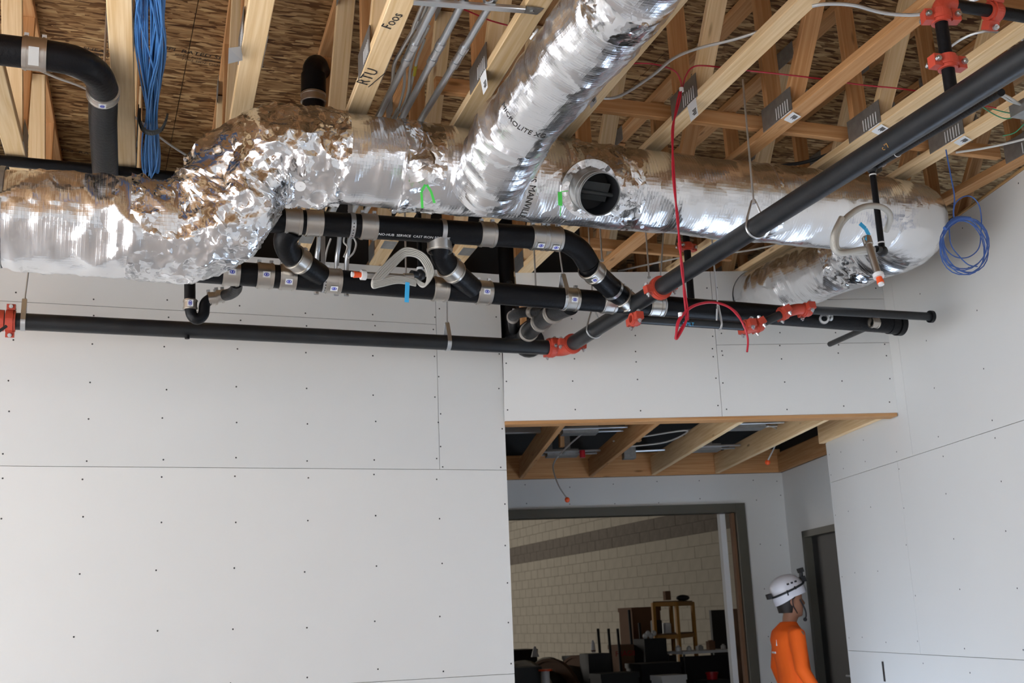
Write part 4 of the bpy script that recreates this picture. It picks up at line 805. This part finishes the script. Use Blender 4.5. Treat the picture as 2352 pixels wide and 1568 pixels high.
rd = empty('red_wire_drop', at(1565, 205, Y=4.0), 'bright red alarm cable hanging in front of the duct and ending in a loose loop', 'cable')
for i in range(2):
    o = (i-.5)*5; pts = W([(1564+o*.3, 200), (1560+o, 225), (1552+o*.5, 260), (1545-o*.6, 300), (1546+o*.6, 380), (1550+o*.5, 440), (1556-o*.6, 500), (1561+o*.5, 560), (1567-o*.7, 620), (1572+o*.6, 670), (1577+o, 710), (1578+o, 735)], Y=4.0)
    obj('wire', tube(G(), spline(pts, 5), .0042, 8), M['rcab'], rd, True)
obj('wire', tube(G(), spline(W([(1577, 735), (1562, 758), (1552, 778), (1553, 765), (1556, 740), (1568, 722), (1590, 703), (1625, 694), (1660, 698), (1690, 716), (1706, 742), (1715, 765), (1718, 785), (1716, 808)], Y=3.99), 6), .0045, 8), M['rcab'], rd, True)
obj('wire', tube(G(), spline(W([(1580, 710), (1577, 735), (1566, 760), (1553, 779), (1556, 755), (1562, 735), (1580, 712), (1605, 699), (1640, 695), (1675, 706), (1700, 732), (1710, 752)], Y=3.985), 6), .0045, 8), M['rcab'], rd, True)
for (x, y) in ((1565, 206), (1563, 723)):
    g = G(); ring(g, at(x, y, Y=3.995), Z, .006, .010, .018, 12); obj('white_sleeve', g, M['white'], rd, True)
bw2 = empty('blue_wire_coil', at(2190, 450, Y=4.15), 'thin blue wire hanging in a loose coil at the right wall', 'wire')
obj('wire', tube(G(), spline(W([(2165, 290), (2172, 340), (2183, 400), (2192, 450), (2190, 490), (2195, 505)], Y=4.15), 6), .0035, 7), M['bcab2'], bw2, True)
for i in range(6):
    random.seed(i+5); cx_, cy_ = 2215+random.uniform(-5, 4), 562+random.uniform(-4, 6); ra, rb_ = 50+random.uniform(-3, 9), 60+random.uniform(-3, 6); ph = random.uniform(-.2, .2)
    pts = [at(cx_+ra*math.cos(t+ph), cy_+rb_*math.sin(t), Y=4.15-i*.008) for t in [2*PI*j/22 for j in range(23)]]; obj('wire', tube(G(), pts, .0028, 6), M['bcab2'], bw2, True)
obj('wire', tube(G(), spline(W([(2190, 505), (2193, 470), (2212, 452), (2232, 452), (2248, 470), (2254, 500), (2253, 535), (2248, 570), (2225, 590), (2195, 590), (2172, 570), (2166, 540)], Y=4.13), 6), .003, 7), M['bcab2'], bw2, True)
obj('wire', tube(G(), spline(W([(2180, 512), (2184, 560), (2205, 590), (2225, 608), (2245, 612)], Y=4.12), 6), .003, 7), M['bcab2'], bw2, True)
obj('tape_wrap', tube(G(), spline(W([(2170, 525), (2186, 510), (2205, 501), (2228, 502)], Y=4.11), 5), .010, 8), M['bcab2'], bw2, True)
# junction box with loose wires at the right edge
jb = empty('junction_box', at(2350, 248, z=3.66), 'grey junction box with loose green and white wires at the right edge', 'electrical box')
c = at(2352, 250, z=3.68); g = G(); box(g, (c.x-.035, c.y-.05, 3.655), (c.x+.075, c.y+.05, 3.71)); obj('box_body', g, M['galv'], jb)
for m_, pts in (('green', [(2340, 262), (2310, 258), (2280, 250)]), ('green', [(2345, 255), (2318, 272), (2290, 266), (2252, 243)]), ('green', [(2352, 285), (2330, 305), (2303, 312)]), ('mc', [(2345, 240), (2320, 232), (2300, 220), (2282, 217)]), ('mc', [(2340, 238), (2315, 222), (2295, 212), (2290, 200)])):
    obj('loose_wire', tube(G(), spline(W(pts, z=3.69), 5), .0028 if m_ == 'green' else .006, 7), M[m_], jb, True)
# ================================================================== CORRIDOR CEILING
JL = ['leftmost lumber joist over the corridor opening', 'second lumber joist over the corridor opening from the left', 'third lumber joist over the corridor opening from the left', 'rightmost long lumber joist over the corridor opening']
for i, t in enumerate((1.13, 1.765, 2.335, 2.925)):
    g = G(); beam(g, HF(t+(.04 if i == 0 else .03), UF-.05, 2.83), HF(t, 7.11, 2.83), .038, .165); obj('corridor_joist', g, M['pine'] if i > 1 else M['fir'], label=JL[i], cat='joist', group='joists over the corridor opening')
g = G(); beam(g, HF(3.283, 7.14, 2.835), HF(3.283, 8.30, 2.835), .042, .185); obj('edge_board', g, M['pine'], label='wide pine edge board lying on the right side of the corridor opening', cat='board')
g = G(); beam(g, HF(.3, 7.125, 2.85), HF(3.28, 7.125, 2.85), .034, .20); obj('header_board', g, M['fir'], label='brown rim board just behind the bottom of the header wall', cat='board')
for i, (t, u) in enumerate(((1.42, 9.2), (2.02, 9.0), (2.6, 9.1), (3.1, 8.9), (1.25, 8.4), (2.4, 8.2))):
    g = G(); beam(g, HF(t, u, 2.9), HF(t+.02, u, 4.40), .038, .085, up=NH); obj('hanging_stud', g, M['fir'], label=['upright stud rising above the corridor joists near its far left', 'upright stud above the second corridor joist', 'upright stud above the third corridor joist', 'upright stud beside the right corridor joist', 'front upright stud in the dark left part of the corridor ceiling', 'front upright stud above the middle of the corridor'][i], cat='stud')
cd = empty('corridor_duct', HF(2, 8.9, 3.4), 'foil-wrapped duct seen up through the corridor joists', 'duct')
obj('duct_run', duct([HF(1.35, 8.7, 3.45), HF(3.52, 9.0, 3.35)], .19, 12.2, ds=.03, n=60, amp=.015, ridge=.02), M['crumple'], cd, True)
g = G(); tube(g, [HF(.4, 8.6, 3.2), HF(1.28, 8.65, 3.2)], .17, 20); obj('black_flex_duct', g, M['blackp'], label='black flexible duct in the dark left end of the corridor ceiling', cat='duct', smooth=True)
g = G(); beam(g, HF(.5, 8.3, 2.90), HF(1.32, 8.3, 2.90), .05, .05); obj('unistrut', g, M['zinc'], label='white metal channel at the far left above the corridor', cat='channel')
def bracket(lab, t, u, L, cabs):
    b = empty('fixture_bracket', HF(t, u, 2.86), lab, 'light bracket', 'light fixture hanger bars in the corridor ceiling')
    for du in (0, .16): obj('hanger_bar', beam(G(), HF(L[0], u+du, 2.86), HF(L[1], u+du, 2.865), .022, .016), M['zinc'], b)
    obj('junction_body', box(G(), (t-.12, u+.01, 2.83), (t+.14, u+.15, 2.885), HF), M['galv'], b)
    for dt in (-.09, .06):
        g = G(); beam(g, HF(t+dt, u+.08, 2.885), HF(t+dt, u+.08, 3.02), .05, .004, up=NH); obj('upright_clip', g, M['galv'], b)
    for pts in cabs: obj('whip_cable', tube(G(), spline([HF(*p) for p in pts], 6), .006, 8), M['mc'], b, True)
    return b
bracket('front hanger bars with grey whip cable at the left of the corridor ceiling', 1.38, 8.05, (1.16, 1.735), [[(1.42, 8.1, 2.84), (1.36, 8.4, 2.80), (1.36, 8.9, 2.80), (1.42, 9.1, 2.84)]])
b = bracket('rear hanger bars with red sprinkler cap and dangling cable at left', 1.42, 9.2, (1.18, 1.74), [[(1.40, 9.25, 2.84), (1.34, 9.2, 2.74), (1.36, 9.1, 2.58), (1.42, 9.05, 2.46)]])
g = G(); sphere(g, HF(1.42, 9.05, 2.45), .022, 8, 6); obj('wire_end', g, M['orange'], b, True); obj('red_cap', tube(G(), [HF(1.58, 9.15, 2.86), HF(1.58, 9.15, 2.80)], .024, 12), M['redp'], b, True)
b = bracket('front hanger bars with curved cable at the right of the corridor ceiling', 2.62, 8.0, (2.365, 2.895), [[(2.80, 8.1, 2.86), (2.95, 8.3, 2.85), (3.02, 8.6, 2.78), (3.0, 8.75, 2.68)]])
g = G(); sphere(g, HF(3.0, 8.75, 2.67), .022, 8, 6); obj('wire_end', g, M['orange'], b, True)
bracket('rear hanger bars at the right of the corridor ceiling', 2.60, 9.1, (2.37, 2.90), [])
b = empty('pendent_box', HF(2.0, 9.3, 2.83), 'small square grey box below a conduit in the middle of the corridor ceiling', 'electrical box')
obj('box_body', box(G(), (1.95, 9.25, 2.80), (2.05, 9.35, 2.90), HF), M['galv'], b); obj('conduit_run', tube(G(), [HF(1.80, 9.3, 2.86), HF(2.31, 9.3, 2.87)], .011, 8), M['emt'], b, True)
for o in ([(1.75, 8.7, 2.86), (2.0, 8.6, 2.88), (2.3, 8.5, 2.9), (2.2, 8.8, 2.86), (1.9, 8.95, 2.85), (1.8, 9.0, 2.84)],): obj('loop_cable', tube(G(), spline([HF(*p) for p in o], 6), .006, 8), M['nm'], b, True)
obj('red_sprinkler_cap', tube(G(), [HF(2.58, 8.5, 3.0), HF(2.58, 8.5, 2.90), HF(2.58, 8.5, 2.88)], [.012, .024, .024], 12), M['redp'], label='red sprinkler cap hanging above the corridor between the joists', cat='sprinkler', smooth=True)
# ================================================================== WAREHOUSE CONTENTS
def gp(x, y, Y): return at(x, y, Y=Y)
def bx(p, w_, d_, z0, z1, g=None): g = g or G(); return box(g, (p.x-w_/2, p.y-d_/2, z0), (p.x+w_/2, p.y+d_/2, z1))
def reel(lab, c, R, L, ang, hub=.45):
    r = empty('cable_reel', (c.x, c.y, 0), lab, 'cable reel', 'large cable reels'); d = V((math.cos(ang), math.sin(ang), 0)); c = V((c.x, c.y, R))
    for s in (-.5, .5):
        g = G(); tube(g, [c+d*L*s-d*.02, c+d*L*s+d*.02], R, 36); ring(g, c+d*L*s, d, R-.02, R+.012, .06, 36); obj('reel_flange', g, M['cmu'] if s < 0 else M['tan'], r, True)
    obj('reel_drum', tube(G(), [c-d*L*.48, c+d*L*.48], R*hub, 24), M['rubber'], r, True); obj('wound_cable', tube(G(), [c-d*L*.45, c-d*L*.2, c+d*L*.2, c+d*L*.45], [R*.75, R*.82, R*.80, R*.76], 28), M['blackp'], r, True)
    return r
Y0 = 12.6
reel('big pale-flanged cable reel at the left of the warehouse opening', gp(1232, 1500, 13.0), .53, .42, .35); reel('second dark cable reel right of the pale-flanged reel', gp(1292, 1500, 14.2), .52, .46, .2)
# cone draped on the first reel
g = G(); c = gp(1228, 1480, 13.0); tube(g, [V((c.x, c.y, 1.10)), V((c.x, c.y, 1.22))], [.05, .012], 14); obj('pale_cone', g, M['white'], label='pale cone-shaped bundle on top of the big reel', cat='cone', smooth=True)
wb_ = empty('white_bin_stand', gp(1253, 1545, 11.6)*1, 'white cylinder with an orange rim in front of the reels', 'bin'); c = gp(1253, 1545, 11.6)
zt = gp(1253, 1536, 11.6).z; wb_.location.z = 0; BASE[wb_] = V((c.x, c.y, 0)); wb_.location = (c.x, c.y, 0)
obj('bin_body', tube(G(), [V((c.x, c.y, 0)), V((c.x, c.y, zt-.02))], .043, 16), M['white'], wb_, True); obj('bin_rim', tube(G(), [V((c.x, c.y, zt-.02)), V((c.x, c.y, zt))], .075, 20), M['orange'], wb_, True)
def crate(name, lab, x, ytop, Y, w_, d_, m, zb=0, cat='box', lid=True, rot=0):
    c = gp(x, ytop, Y); t = empty(name, (c.x, c.y, zb), lab, cat); obj('box_body', bx(c, w_, d_, zb, c.z), M[m], t)
    if lid: obj('box_lid', bx(c, w_+.02, d_+.02, c.z-.05, c.z+.004), M[m], t)
    return t, c
crate('machine_cabinet', 'dark green cabinet at the lower left of the warehouse opening', 1196, 1532, 11.9, .30, .4, 'grey', cat='cabinet')
crate('tarped_pallet', 'black tarped stack behind the reels', 1180, 1492, 16.5, .55, .5, 'blackp', cat='stack')
crate('tarped_pallet', 'black tarped stack between the reels and the posts', 1345, 1505, 15.4, .5, .5, 'grey', cat='stack')
crate('carton', 'brown carton carrying red and white printing by the dark posts', 1440, 1480, 13.2, .36, .3, 'tan')
c = gp(1440, 1500, 13.04); text_on('carton_print', 'FRAGILE', .09, V((c.x-.16, 13.035, c.z-.03)), (1, 0, 0), (0, -1, 0), M['redp'], bpy.data.objects['carton']); 
crate('tall_cabinet', 'tall open brown cabinet leaning left of the orange rack', 1468, 1395, 14.2, .42, .4, 'tan', cat='cabinet')
crate('tall_carton', 'tall brown carton at the right edge of the opening', 1697, 1398, 12.5, .20, .3, 'tan')
crate('privacy_screen', 'large black screen standing behind the white table', 1655, 1400, 16.0, .38, .06, 'blackp', cat='panel', lid=False)
crate('small_carton', 'small dark red carton on top of the orange rack', 1531, 1357, 13.3, .075, .07, 'tan', zb=gp(1531, 1378, 13.3).z, lid=False)
c = gp(1568, 1366, 13.3); g = G(); sphere(g, V((c.x, c.y, gp(1568, 1379, 13.3).z+.035)), .05, 14, 8, (1.9, 1.2, .8)); obj('black_bag', g, M['blackp'], label='black bag slumped on top of the orange rack', cat='bag', smooth=True)
rk = empty('orange_rack', V((gp(1545, 1500, 13.3).x, 13.3, 0)), 'orange timber rack standing in the warehouse', 'rack')
a = gp(1500, 1385, 13.1); b = gp(1553, 1382, 13.0); c = gp(1590, 1380, 13.7)
for q in (a, b, c, V((a.x+c.x-b.x, a.y+c.y-b.y, a.z))): obj('post', beam(G(), V((q.x, q.y, 0)), V((q.x, q.y, b.z)), .05, .04, up=PX), M['yel'], rk)
for z in (b.z-.02, b.z-.42, b.z-.85, .2):
    d = V((a.x+c.x-b.x, a.y+c.y-b.y, 0))
    for p, q in ((a, b), (b, c), (c, d), (d, a)): obj('rail', beam(G(), V((p.x, p.y, z)), V((q.x, q.y, z)), .03, .05), M['yel'], rk)
    sh = G(); polyprism(sh, [[(p.x, p.y) for p in (a, b, c, d)]], lambda x, y, k, z=z: V((x, y, z+.025+k)), .012); obj('shelf_board', sh, M['tan'], rk)
for i, (px, py, wd, hh, m) in enumerate(((1508, 1440, .10, .16, 'blackp'), (1530, 1442, .08, .12, 'white'), (1515, 1500, .12, .18, 'tan'), (1540, 1505, .10, .15, 'grey'))):
    c = gp(px, py, 13.35); z0 = (b.z-.42 if py < 1470 else b.z-.85)+.04; t = empty('shelf_parcel', (c.x, c.y, z0), ['black parcel on the upper shelf of the orange rack', 'pale parcel on the upper shelf of the orange rack', 'brown parcel on the lower shelf of the orange rack', 'grey parcel on the lower shelf of the orange rack'][i], 'parcel'); obj('parcel_body', bx(c, wd, .12, z0, z0+hh), M[m], t); obj('parcel_flap', bx(c, wd*.9, .11, z0+hh, z0+hh+.008), M[m], t)
for i, (px, pt) in enumerate(((1375, 1443), (1399, 1443), (1420, 1443), (1446, 1400), (1470, 1430))):
    c = gp(px, pt, 12.8+i*.1); g = G(); beam(g, V((c.x+.03, c.y, 0)), V((c.x-.01, c.y, c.z)), .022, .03, up=PX); obj('steel_post', g, M['rubber'], label=['leftmost dark post rising among the warehouse clutter', 'second dark post from the left among the clutter', 'third dark post beside the brown carton', 'tall dark post left of the orange rack', 'short dark post just left of the orange rack'][i], cat='post', group='dark posts in the warehouse')
wt = empty('white_work_table', V((gp(1610, 1496, 12.6).x, 12.6, 0)), 'white folding table loaded with small items in the warehouse', 'table')
a = gp(1550, 1496, 12.6); b = gp(1665, 1499, 12.6); obj('tabletop', box(G(), (a.x, 12.4, a.z-.03), (b.x, 12.9, a.z)), M['white'], wt)
for x in (a.x+.04, b.x-.04):
    for y in (12.45, 12.85): obj('leg', tube(G(), [(x, y, 0), (x, y, a.z-.03)], .014, 8), M['grey'], wt, True)
obj('table_skirt', box(G(), (a.x+.02, 12.5, .1), (b.x-.02, 12.52, a.z-.06)), M['blackp'], wt)
for i, (px, m, w_, hh, lab) in enumerate(((1555, 'white', .035, .07, 'white bottle at the left end of the white table'), (1580, 'nm', .03, .06, 'cream jar second from the left on the white table'), (1606, 'mc', .07, .05, 'pale bundle in the middle of the white table'), (1632, 'tan', .08, .10, 'brown carton right of the middle on the white table'), (1659, 'nm', .03, .06, 'small pale jar at the right end of the white table'))):
    c = gp(px, 1480, 12.62); t = G()
    if i in (2, 3): bx(V((c.x, 12.62, 0)), w_, w_, a.z, a.z+hh, t); bx(V((c.x+.005, 12.62, 0)), w_*.6, w_*.5, a.z+hh, a.z+hh+.012, t)
    else: tube(t, [(c.x, 12.6, a.z), (c.x, 12.6, a.z+hh*.7), (c.x, 12.6, a.z+hh*.8), (c.x, 12.6, a.z+hh)], [w_, w_, w_*.5, w_*.5], 12)
    obj('table_item', t, M[m], label=lab, cat='jar' if i not in (2, 3) else 'box', smooth=i not in (2, 3)).name = ['bottle', 'jar', 'paper_bundle', 'small_box', 'jar'][i]
c = gp(1635, 1545, 11.9); bk = empty('red_bucket', (c.x, c.y, c.z-.2), 'red bucket in front of the white table', 'bucket'); stand = G()
obj('bucket_body', tube(G(), [V((c.x, c.y, 0.75)), V((c.x, c.y, c.z))], [.055, .068], 18), M['redp'], bk, True); obj('bucket_rim', ring(G(), V((c.x, c.y, c.z)), Z, .06, .074, .02, 18), M['redp'], bk, True)
crate('low_crate', 'dark crate under the red bucket', 1635, 1560, 11.9, .3, .3, 'grey', lid=False)
bk_z = bpy.data.objects['low_crate'];
crate('white_carton', 'white carton at the bottom of the warehouse opening', 1535, 1550, 11.5, .29, .25, 'white')
crate('black_cart', 'black cart in front of the orange rack', 1500, 1522, 12.2, .5, .4, 'blackp', cat='cart'); crate('black_cart', 'black cart under the brown printed carton', 1410, 1545, 11.85, .45, .3, 'rubber', cat='cart')
wm = empty('white_bottle', gp(1363, 1500, 12.5), 'white pointed bottle standing left of the dark posts', 'bottle'); c = gp(1363, 1498, 12.5)
obj('bottle_body', tube(G(), [c, c+Z*.03, c+Z*.10, c+Z*.14], [.026, .026, .02, .008], 12), M['white'], wm, True); obj('bottle_band', ring(G(), c+Z*.02, Z, .026, .028, .012, 12), M['tan'], wm, True)
crate('tool_chest', 'dark chest under the white pointed bottle', 1366, 1500, 12.5, .28, .25, 'grey', cat='chest', lid=False)
g = G(); c = gp(1492, 1460, 12.9)
for i in range(4): sphere(g, c+V((i*.04-.06, 0, (i % 2)*.03)), .035, 8, 6)
obj('white_rag', g, M['white'], label='crumpled white rag between the tall cabinet and the orange rack', cat='rag', smooth=True)
crate('parts_shelf', 'dark shelf holding the white rag', 1492, 1466, 12.9, .3, .3, 'rubber', cat='shelf', lid=False)
# ================================================================== PERSON
def loft(g, rings, n=20):
    """rings: (centre t,u,z, half width along facing, half width across)"""
    vs = []; fs = []
    for (t, u, z, a, b) in rings:
        for k in range(n):
            th = 2*PI*k/n; vs.append(HF(t+a*math.cos(th), u+b*math.sin(th), z))
    m = len(rings)
    for i in range(m-1):
        for k in range(n): fs.append((i*n+k, i*n+(k+1) % n, (i+1)*n+(k+1) % n, (i+1)*n+k))
    fs.append(tuple(range(n-1, -1, -1))); fs.append(tuple(range((m-1)*n, m*n))); g.add(vs, fs); return g
def fused(name, g, m, parent, vox=.012):
    o = obj(name, g, m, parent, True); md = o.modifiers.new('r', 'REMESH'); md.mode = 'VOXEL'; md.voxel_size = vox; md.use_smooth_shade = True; sm = o.modifiers.new('s', 'SMOOTH'); sm.factor = .5; sm.iterations = 4
    dg = bpy.context.evaluated_depsgraph_get(); me = bpy.data.meshes.new_from_object(o.evaluated_get(dg)); me.materials.clear(); me.materials.append(m); o.modifiers.clear(); o.data = me; me.shade_smooth(); return o
pt, pu_ = 3.16, 9.0     # faces +t (to the right), beside the dark doorway
man = empty('person', HF(pt, pu_, 0), 'person in an orange long-sleeve shirt and white climbing helmet, facing the dark doorway', 'person')
H = lambda t, u, z: HF(pt+t, pu_+u, z)
g = G()
# head with face profile (facing +t), neck
loft(g, [(pt-.035, pu_, 1.30, .055, .06), (pt-.02, pu_, 1.42, .055, .056), (pt-.005, pu_, 1.47, .065, .058), (pt+.02, pu_, 1.50, .078, .062), (pt+.015, pu_, 1.54, .088, .070), (pt+.008, pu_, 1.59, .094, .075), (pt+.002, pu_, 1.64, .096, .077), (pt-.005, pu_, 1.69, .088, .070), (pt-.01, pu_, 1.73, .055, .045)])
tube(g, [H(.085, 0, 1.615), H(.108, 0, 1.585), H(.118, 0, 1.572), H(.09, 0, 1.56)], [.010, .013, .015, .012], 8)   # nose
tube(g, [H(.085, -.02, 1.535), H(.098, 0, 1.535), H(.085, .02, 1.535)], .008, 8); tube(g, [H(.083, -.02, 1.522), H(.096, 0, 1.52), H(.083, .02, 1.522)], .009, 8); sphere(g, H(.075, 0, 1.488), .024, 10, 8)   # lips, chin
for s in (-1, 1):
    sphere(g, H(-.008, s*.078, 1.585), .026, 10, 8, (.8, .5, 1.2)); tube(g, [H(.078, s*.045, 1.628), H(.094, s*.02, 1.632)], .010, 8)
for s, sw in ((-1, .03), (1, -.06)):      # arms/hands
    sh, el, wr_ = H(-.02, s*.20, 1.36), H(-.05+sw*.3, s*.245, 1.08), H(.06+sw, s*.235, .86)
    tube(g, [sh, el, wr_], [.045, .038, .026], 12)
    hd = (wr_-el).normalized(); palm = wr_+hd*.055
    tube(g, [wr_-hd*.01, wr_+hd*.03, palm, wr_+hd*.095], [.024, .032, .036, .028], 10)
    for f in range(4):
        b0 = wr_+hd*.09+NR*(.027-.018*f); L = (.070, .078, .072, .058)[f]; tube(g, [b0-hd*.02, b0+hd*L*.5+NH*s*-.004, b0+hd*L*.8+NH*s*-.018, b0+hd*L+NH*s*-.034], [.0095, .009, .0082, .007], 8)
    tube(g, [wr_+hd*.025+NR*.02, wr_+hd*.055+NR*.048-NH*s*.012, wr_+hd*.088+NR*.056-NH*s*.022], [.013, .011, .009], 8)
for s, st_ in ((-1, .06), (1, -.08)):     # legs and boots
    tube(g, [H(-.02, s*.09, .93), H(st_*.4, s*.10, .52), H(st_-.01, s*.10, .09)], [.088, .058, .038], 14)
    tube(g, [H(st_-.06, s*.10, .045), H(st_+.04, s*.10, .05), H(st_+.16, s*.105, .035), H(st_+.20, s*.105, .03)], [.038, .042, .034, .022], 12)
loft(g, [(pt-.02, pu_, .88, .10, .15), (pt-.025, pu_, 1.0, .095, .14), (pt-.035, pu_, 1.15, .10, .15), (pt-.045, pu_, 1.28, .115, .17), (pt-.04, pu_, 1.36, .10, .18), (pt-.035, pu_, 1.41, .06, .09)])
fused('body', g, M['skin'], man, .011)
g = G()
loft(g, [(pt-.01, pu_, .84, .135, .185), (pt-.015, pu_, .95, .128, .175), (pt-.02, pu_, 1.08, .125, .168), (pt-.035, pu_, 1.2, .130, .178), (pt-.045, pu_, 1.30, .132, .196), (pt-.045, pu_, 1.365, .112, .19), (pt-.038, pu_, 1.40, .085, .12), (pt-.03, pu_, 1.425, .070, .075), (pt-.028, pu_, 1.435, .062, .066)])
for s, sw in ((-1, .03), (1, -.06)):
    sh, el, wr_ = H(-.035, s*.185, 1.345), H(-.05+sw*.3, s*.245, 1.08), H(.06+sw, s*.235, .86)
    tube(g, [sh+NH*-s*.05, sh, sh.lerp(el, .5), el, el.lerp(wr_, .5), wr_.lerp(el, .06)], [.06, .068, .062, .056, .050, .042], 14)
fused('shirt', g, M['shirt'], man, .012)
g = G(); box(g, (-.118, -.075, 1.255), (-.165, .085, 1.30), lambda a, b, c: H(a, b, c)); box(g, (-.118, -.03, 1.195), (-.168, .05, 1.21), lambda a, b, c: H(a, b, c)); obj('shirt_back_print', g, M['paper'], man, label='pale print across the shoulders')
g = G(); loft(g, [(pt-.01, pu_, .80, .115, .165), (pt-.01, pu_, .98, .125, .172)]);
for s, st_ in ((-1, .06), (1, -.08)): tube(g, [H(-.015, s*.088, .92), H(st_*.4, s*.10, .52), H(st_-.01, s*.10, .07)], [.105, .078, .070], 14)
fused('trousers', g, M['jeans'], man, .014)
g = G(); loft(g, [(pt-.035, pu_, 1.50, .060, .066), (pt-.028, pu_, 1.56, .082, .079), (pt-.018, pu_, 1.62, .094, .083), (pt-.01, pu_, 1.66, .097, .083)]); obj('hair', g, M['hair'], man, True)
# helmet: tilted shell, vents rim, headlamp strap, lamp, chin strap
g = G(); hcx = H(-.012, 0, 1.665); R2 = Matrix.Rotation(math.radians(-16), 3, NH)
def hp(a, b, c): return hcx+R2 @ (NR*a+NH*b+Z*c)
n = 28; vs = []; fs = []
prof = [(1.0, -.045), (1.02, -.01), (1.0, .03), (.92, .07), (.76, .10), (.5, .122), (.2, .132), (.02, .134)]
for r_, z_ in prof:
    for k in range(n):
        th = 2*PI*k/n; dz_ = (-.035*max(0, -math.cos(th)) if z_ < 0 else 0); vs.append(hp(.138*r_*math.cos(th)+(0 if z_ > .05 else .006), .112*r_*math.sin(th), z_+dz_))
for i in range(len(prof)-1):
    for k in range(n): fs.append((i*n+k, i*n+(k+1) % n, (i+1)*n+(k+1) % n, (i+1)*n+k))
fs.append(tuple((len(prof)-1)*n+k for k in range(n))); m_ = len(vs)
for r_, z_ in ((.93, -.045), (.90, .0), (.8, .06), (.5, .1), (.1, .12)):
    for k in range(n):
        th = 2*PI*k/n; dz_ = (-.035*max(0, -math.cos(th)) if z_ < 0 else 0); vs.append(hp(.138*r_*math.cos(th), .112*r_*math.sin(th), z_+dz_))
for i in range(4):
    for k in range(n): fs.append((m_+i*n+k, m_+(i+1)*n+k, m_+(i+1)*n+(k+1) % n, m_+i*n+(k+1) % n))
for k in range(n): fs.append((k, m_+k, m_+(k+1) % n, (k+1) % n))
g.add(vs, fs); hl = obj('helmet', g, M['helmet'], man, True)
obj('headlamp_strap', tube(G(), [hp(.145*math.cos(t)+.003, .118*math.sin(t), .012+.018*math.cos(t)) for t in [2*PI*k/28 for k in range(29)]], .0085, 8), M['blackp'], hl, True)
g = G(); box(g, (.135, -.03, .03), (.175, .03, .075), hp); tube(g, [hp(.15, 0, .07), hp(.165, 0, .115)], .016, 10); box(g, (.145, -.025, .105), (.185, .025, .14), hp); obj('headlamp', g, M['blackp'], hl)
g = G(); box(g, (-.172, -.03, -.01), (-.14, .03, .03), hp); obj('battery_pack', g, M['blackp'], hl)
g = G()
for s in (-1, 1): tube(g, spline([hp(.0, s*.10, -.03), H(-.005, s*.083, 1.56), H(.03, s*.06, 1.50), H(.05, s*.01, 1.465)], 4), .005, 6)
tube(g, [hp(-.04, -.119, .02), hp(-.045, -.121, -.02)], .006, 6); tube(g, [hp(.03, -.115, .03), hp(.035, -.117, .005)], .006, 6)
obj('chin_strap', g, M['blackp'], hl, True)
g = G(); tube(g, spline([H(.06, -.07, 1.60), H(.10, -.055, 1.52), H(.115, -.02, 1.47), H(.11, 0, 1.45)], 4), .006, 8); sphere(g, H(.112, 0, 1.445), .016, 8, 6); obj('chin_guard', g, M['blackp'], man, True)
for i in range(3):
    g = G(); box(g, (-.02+i*.035, -.117+.004*i, .055), (-.004+i*.035, -.085, .068), hp); obj('vent', g, M['blackp'], hl)
bpy.context.view_layer.update()
for i, pts in enumerate(([(792, 540), (790, 556), (798, 568), (790, 590)], [(812, 545), (818, 560), (812, 580), (800, 592)], [(760, 548), (752, 570), (746, 600), (742, 625)])):
    cable('pale_cable', ['pale cable tail hooking down behind the upper waste pipe', 'second pale cable tail curling beside the first one behind the waste pipes', 'pale cable dropping behind the first wye of the waste pipes'][i], W(pts, Y=5.7), 'nm', .005)
bpy.context.view_layer.update()
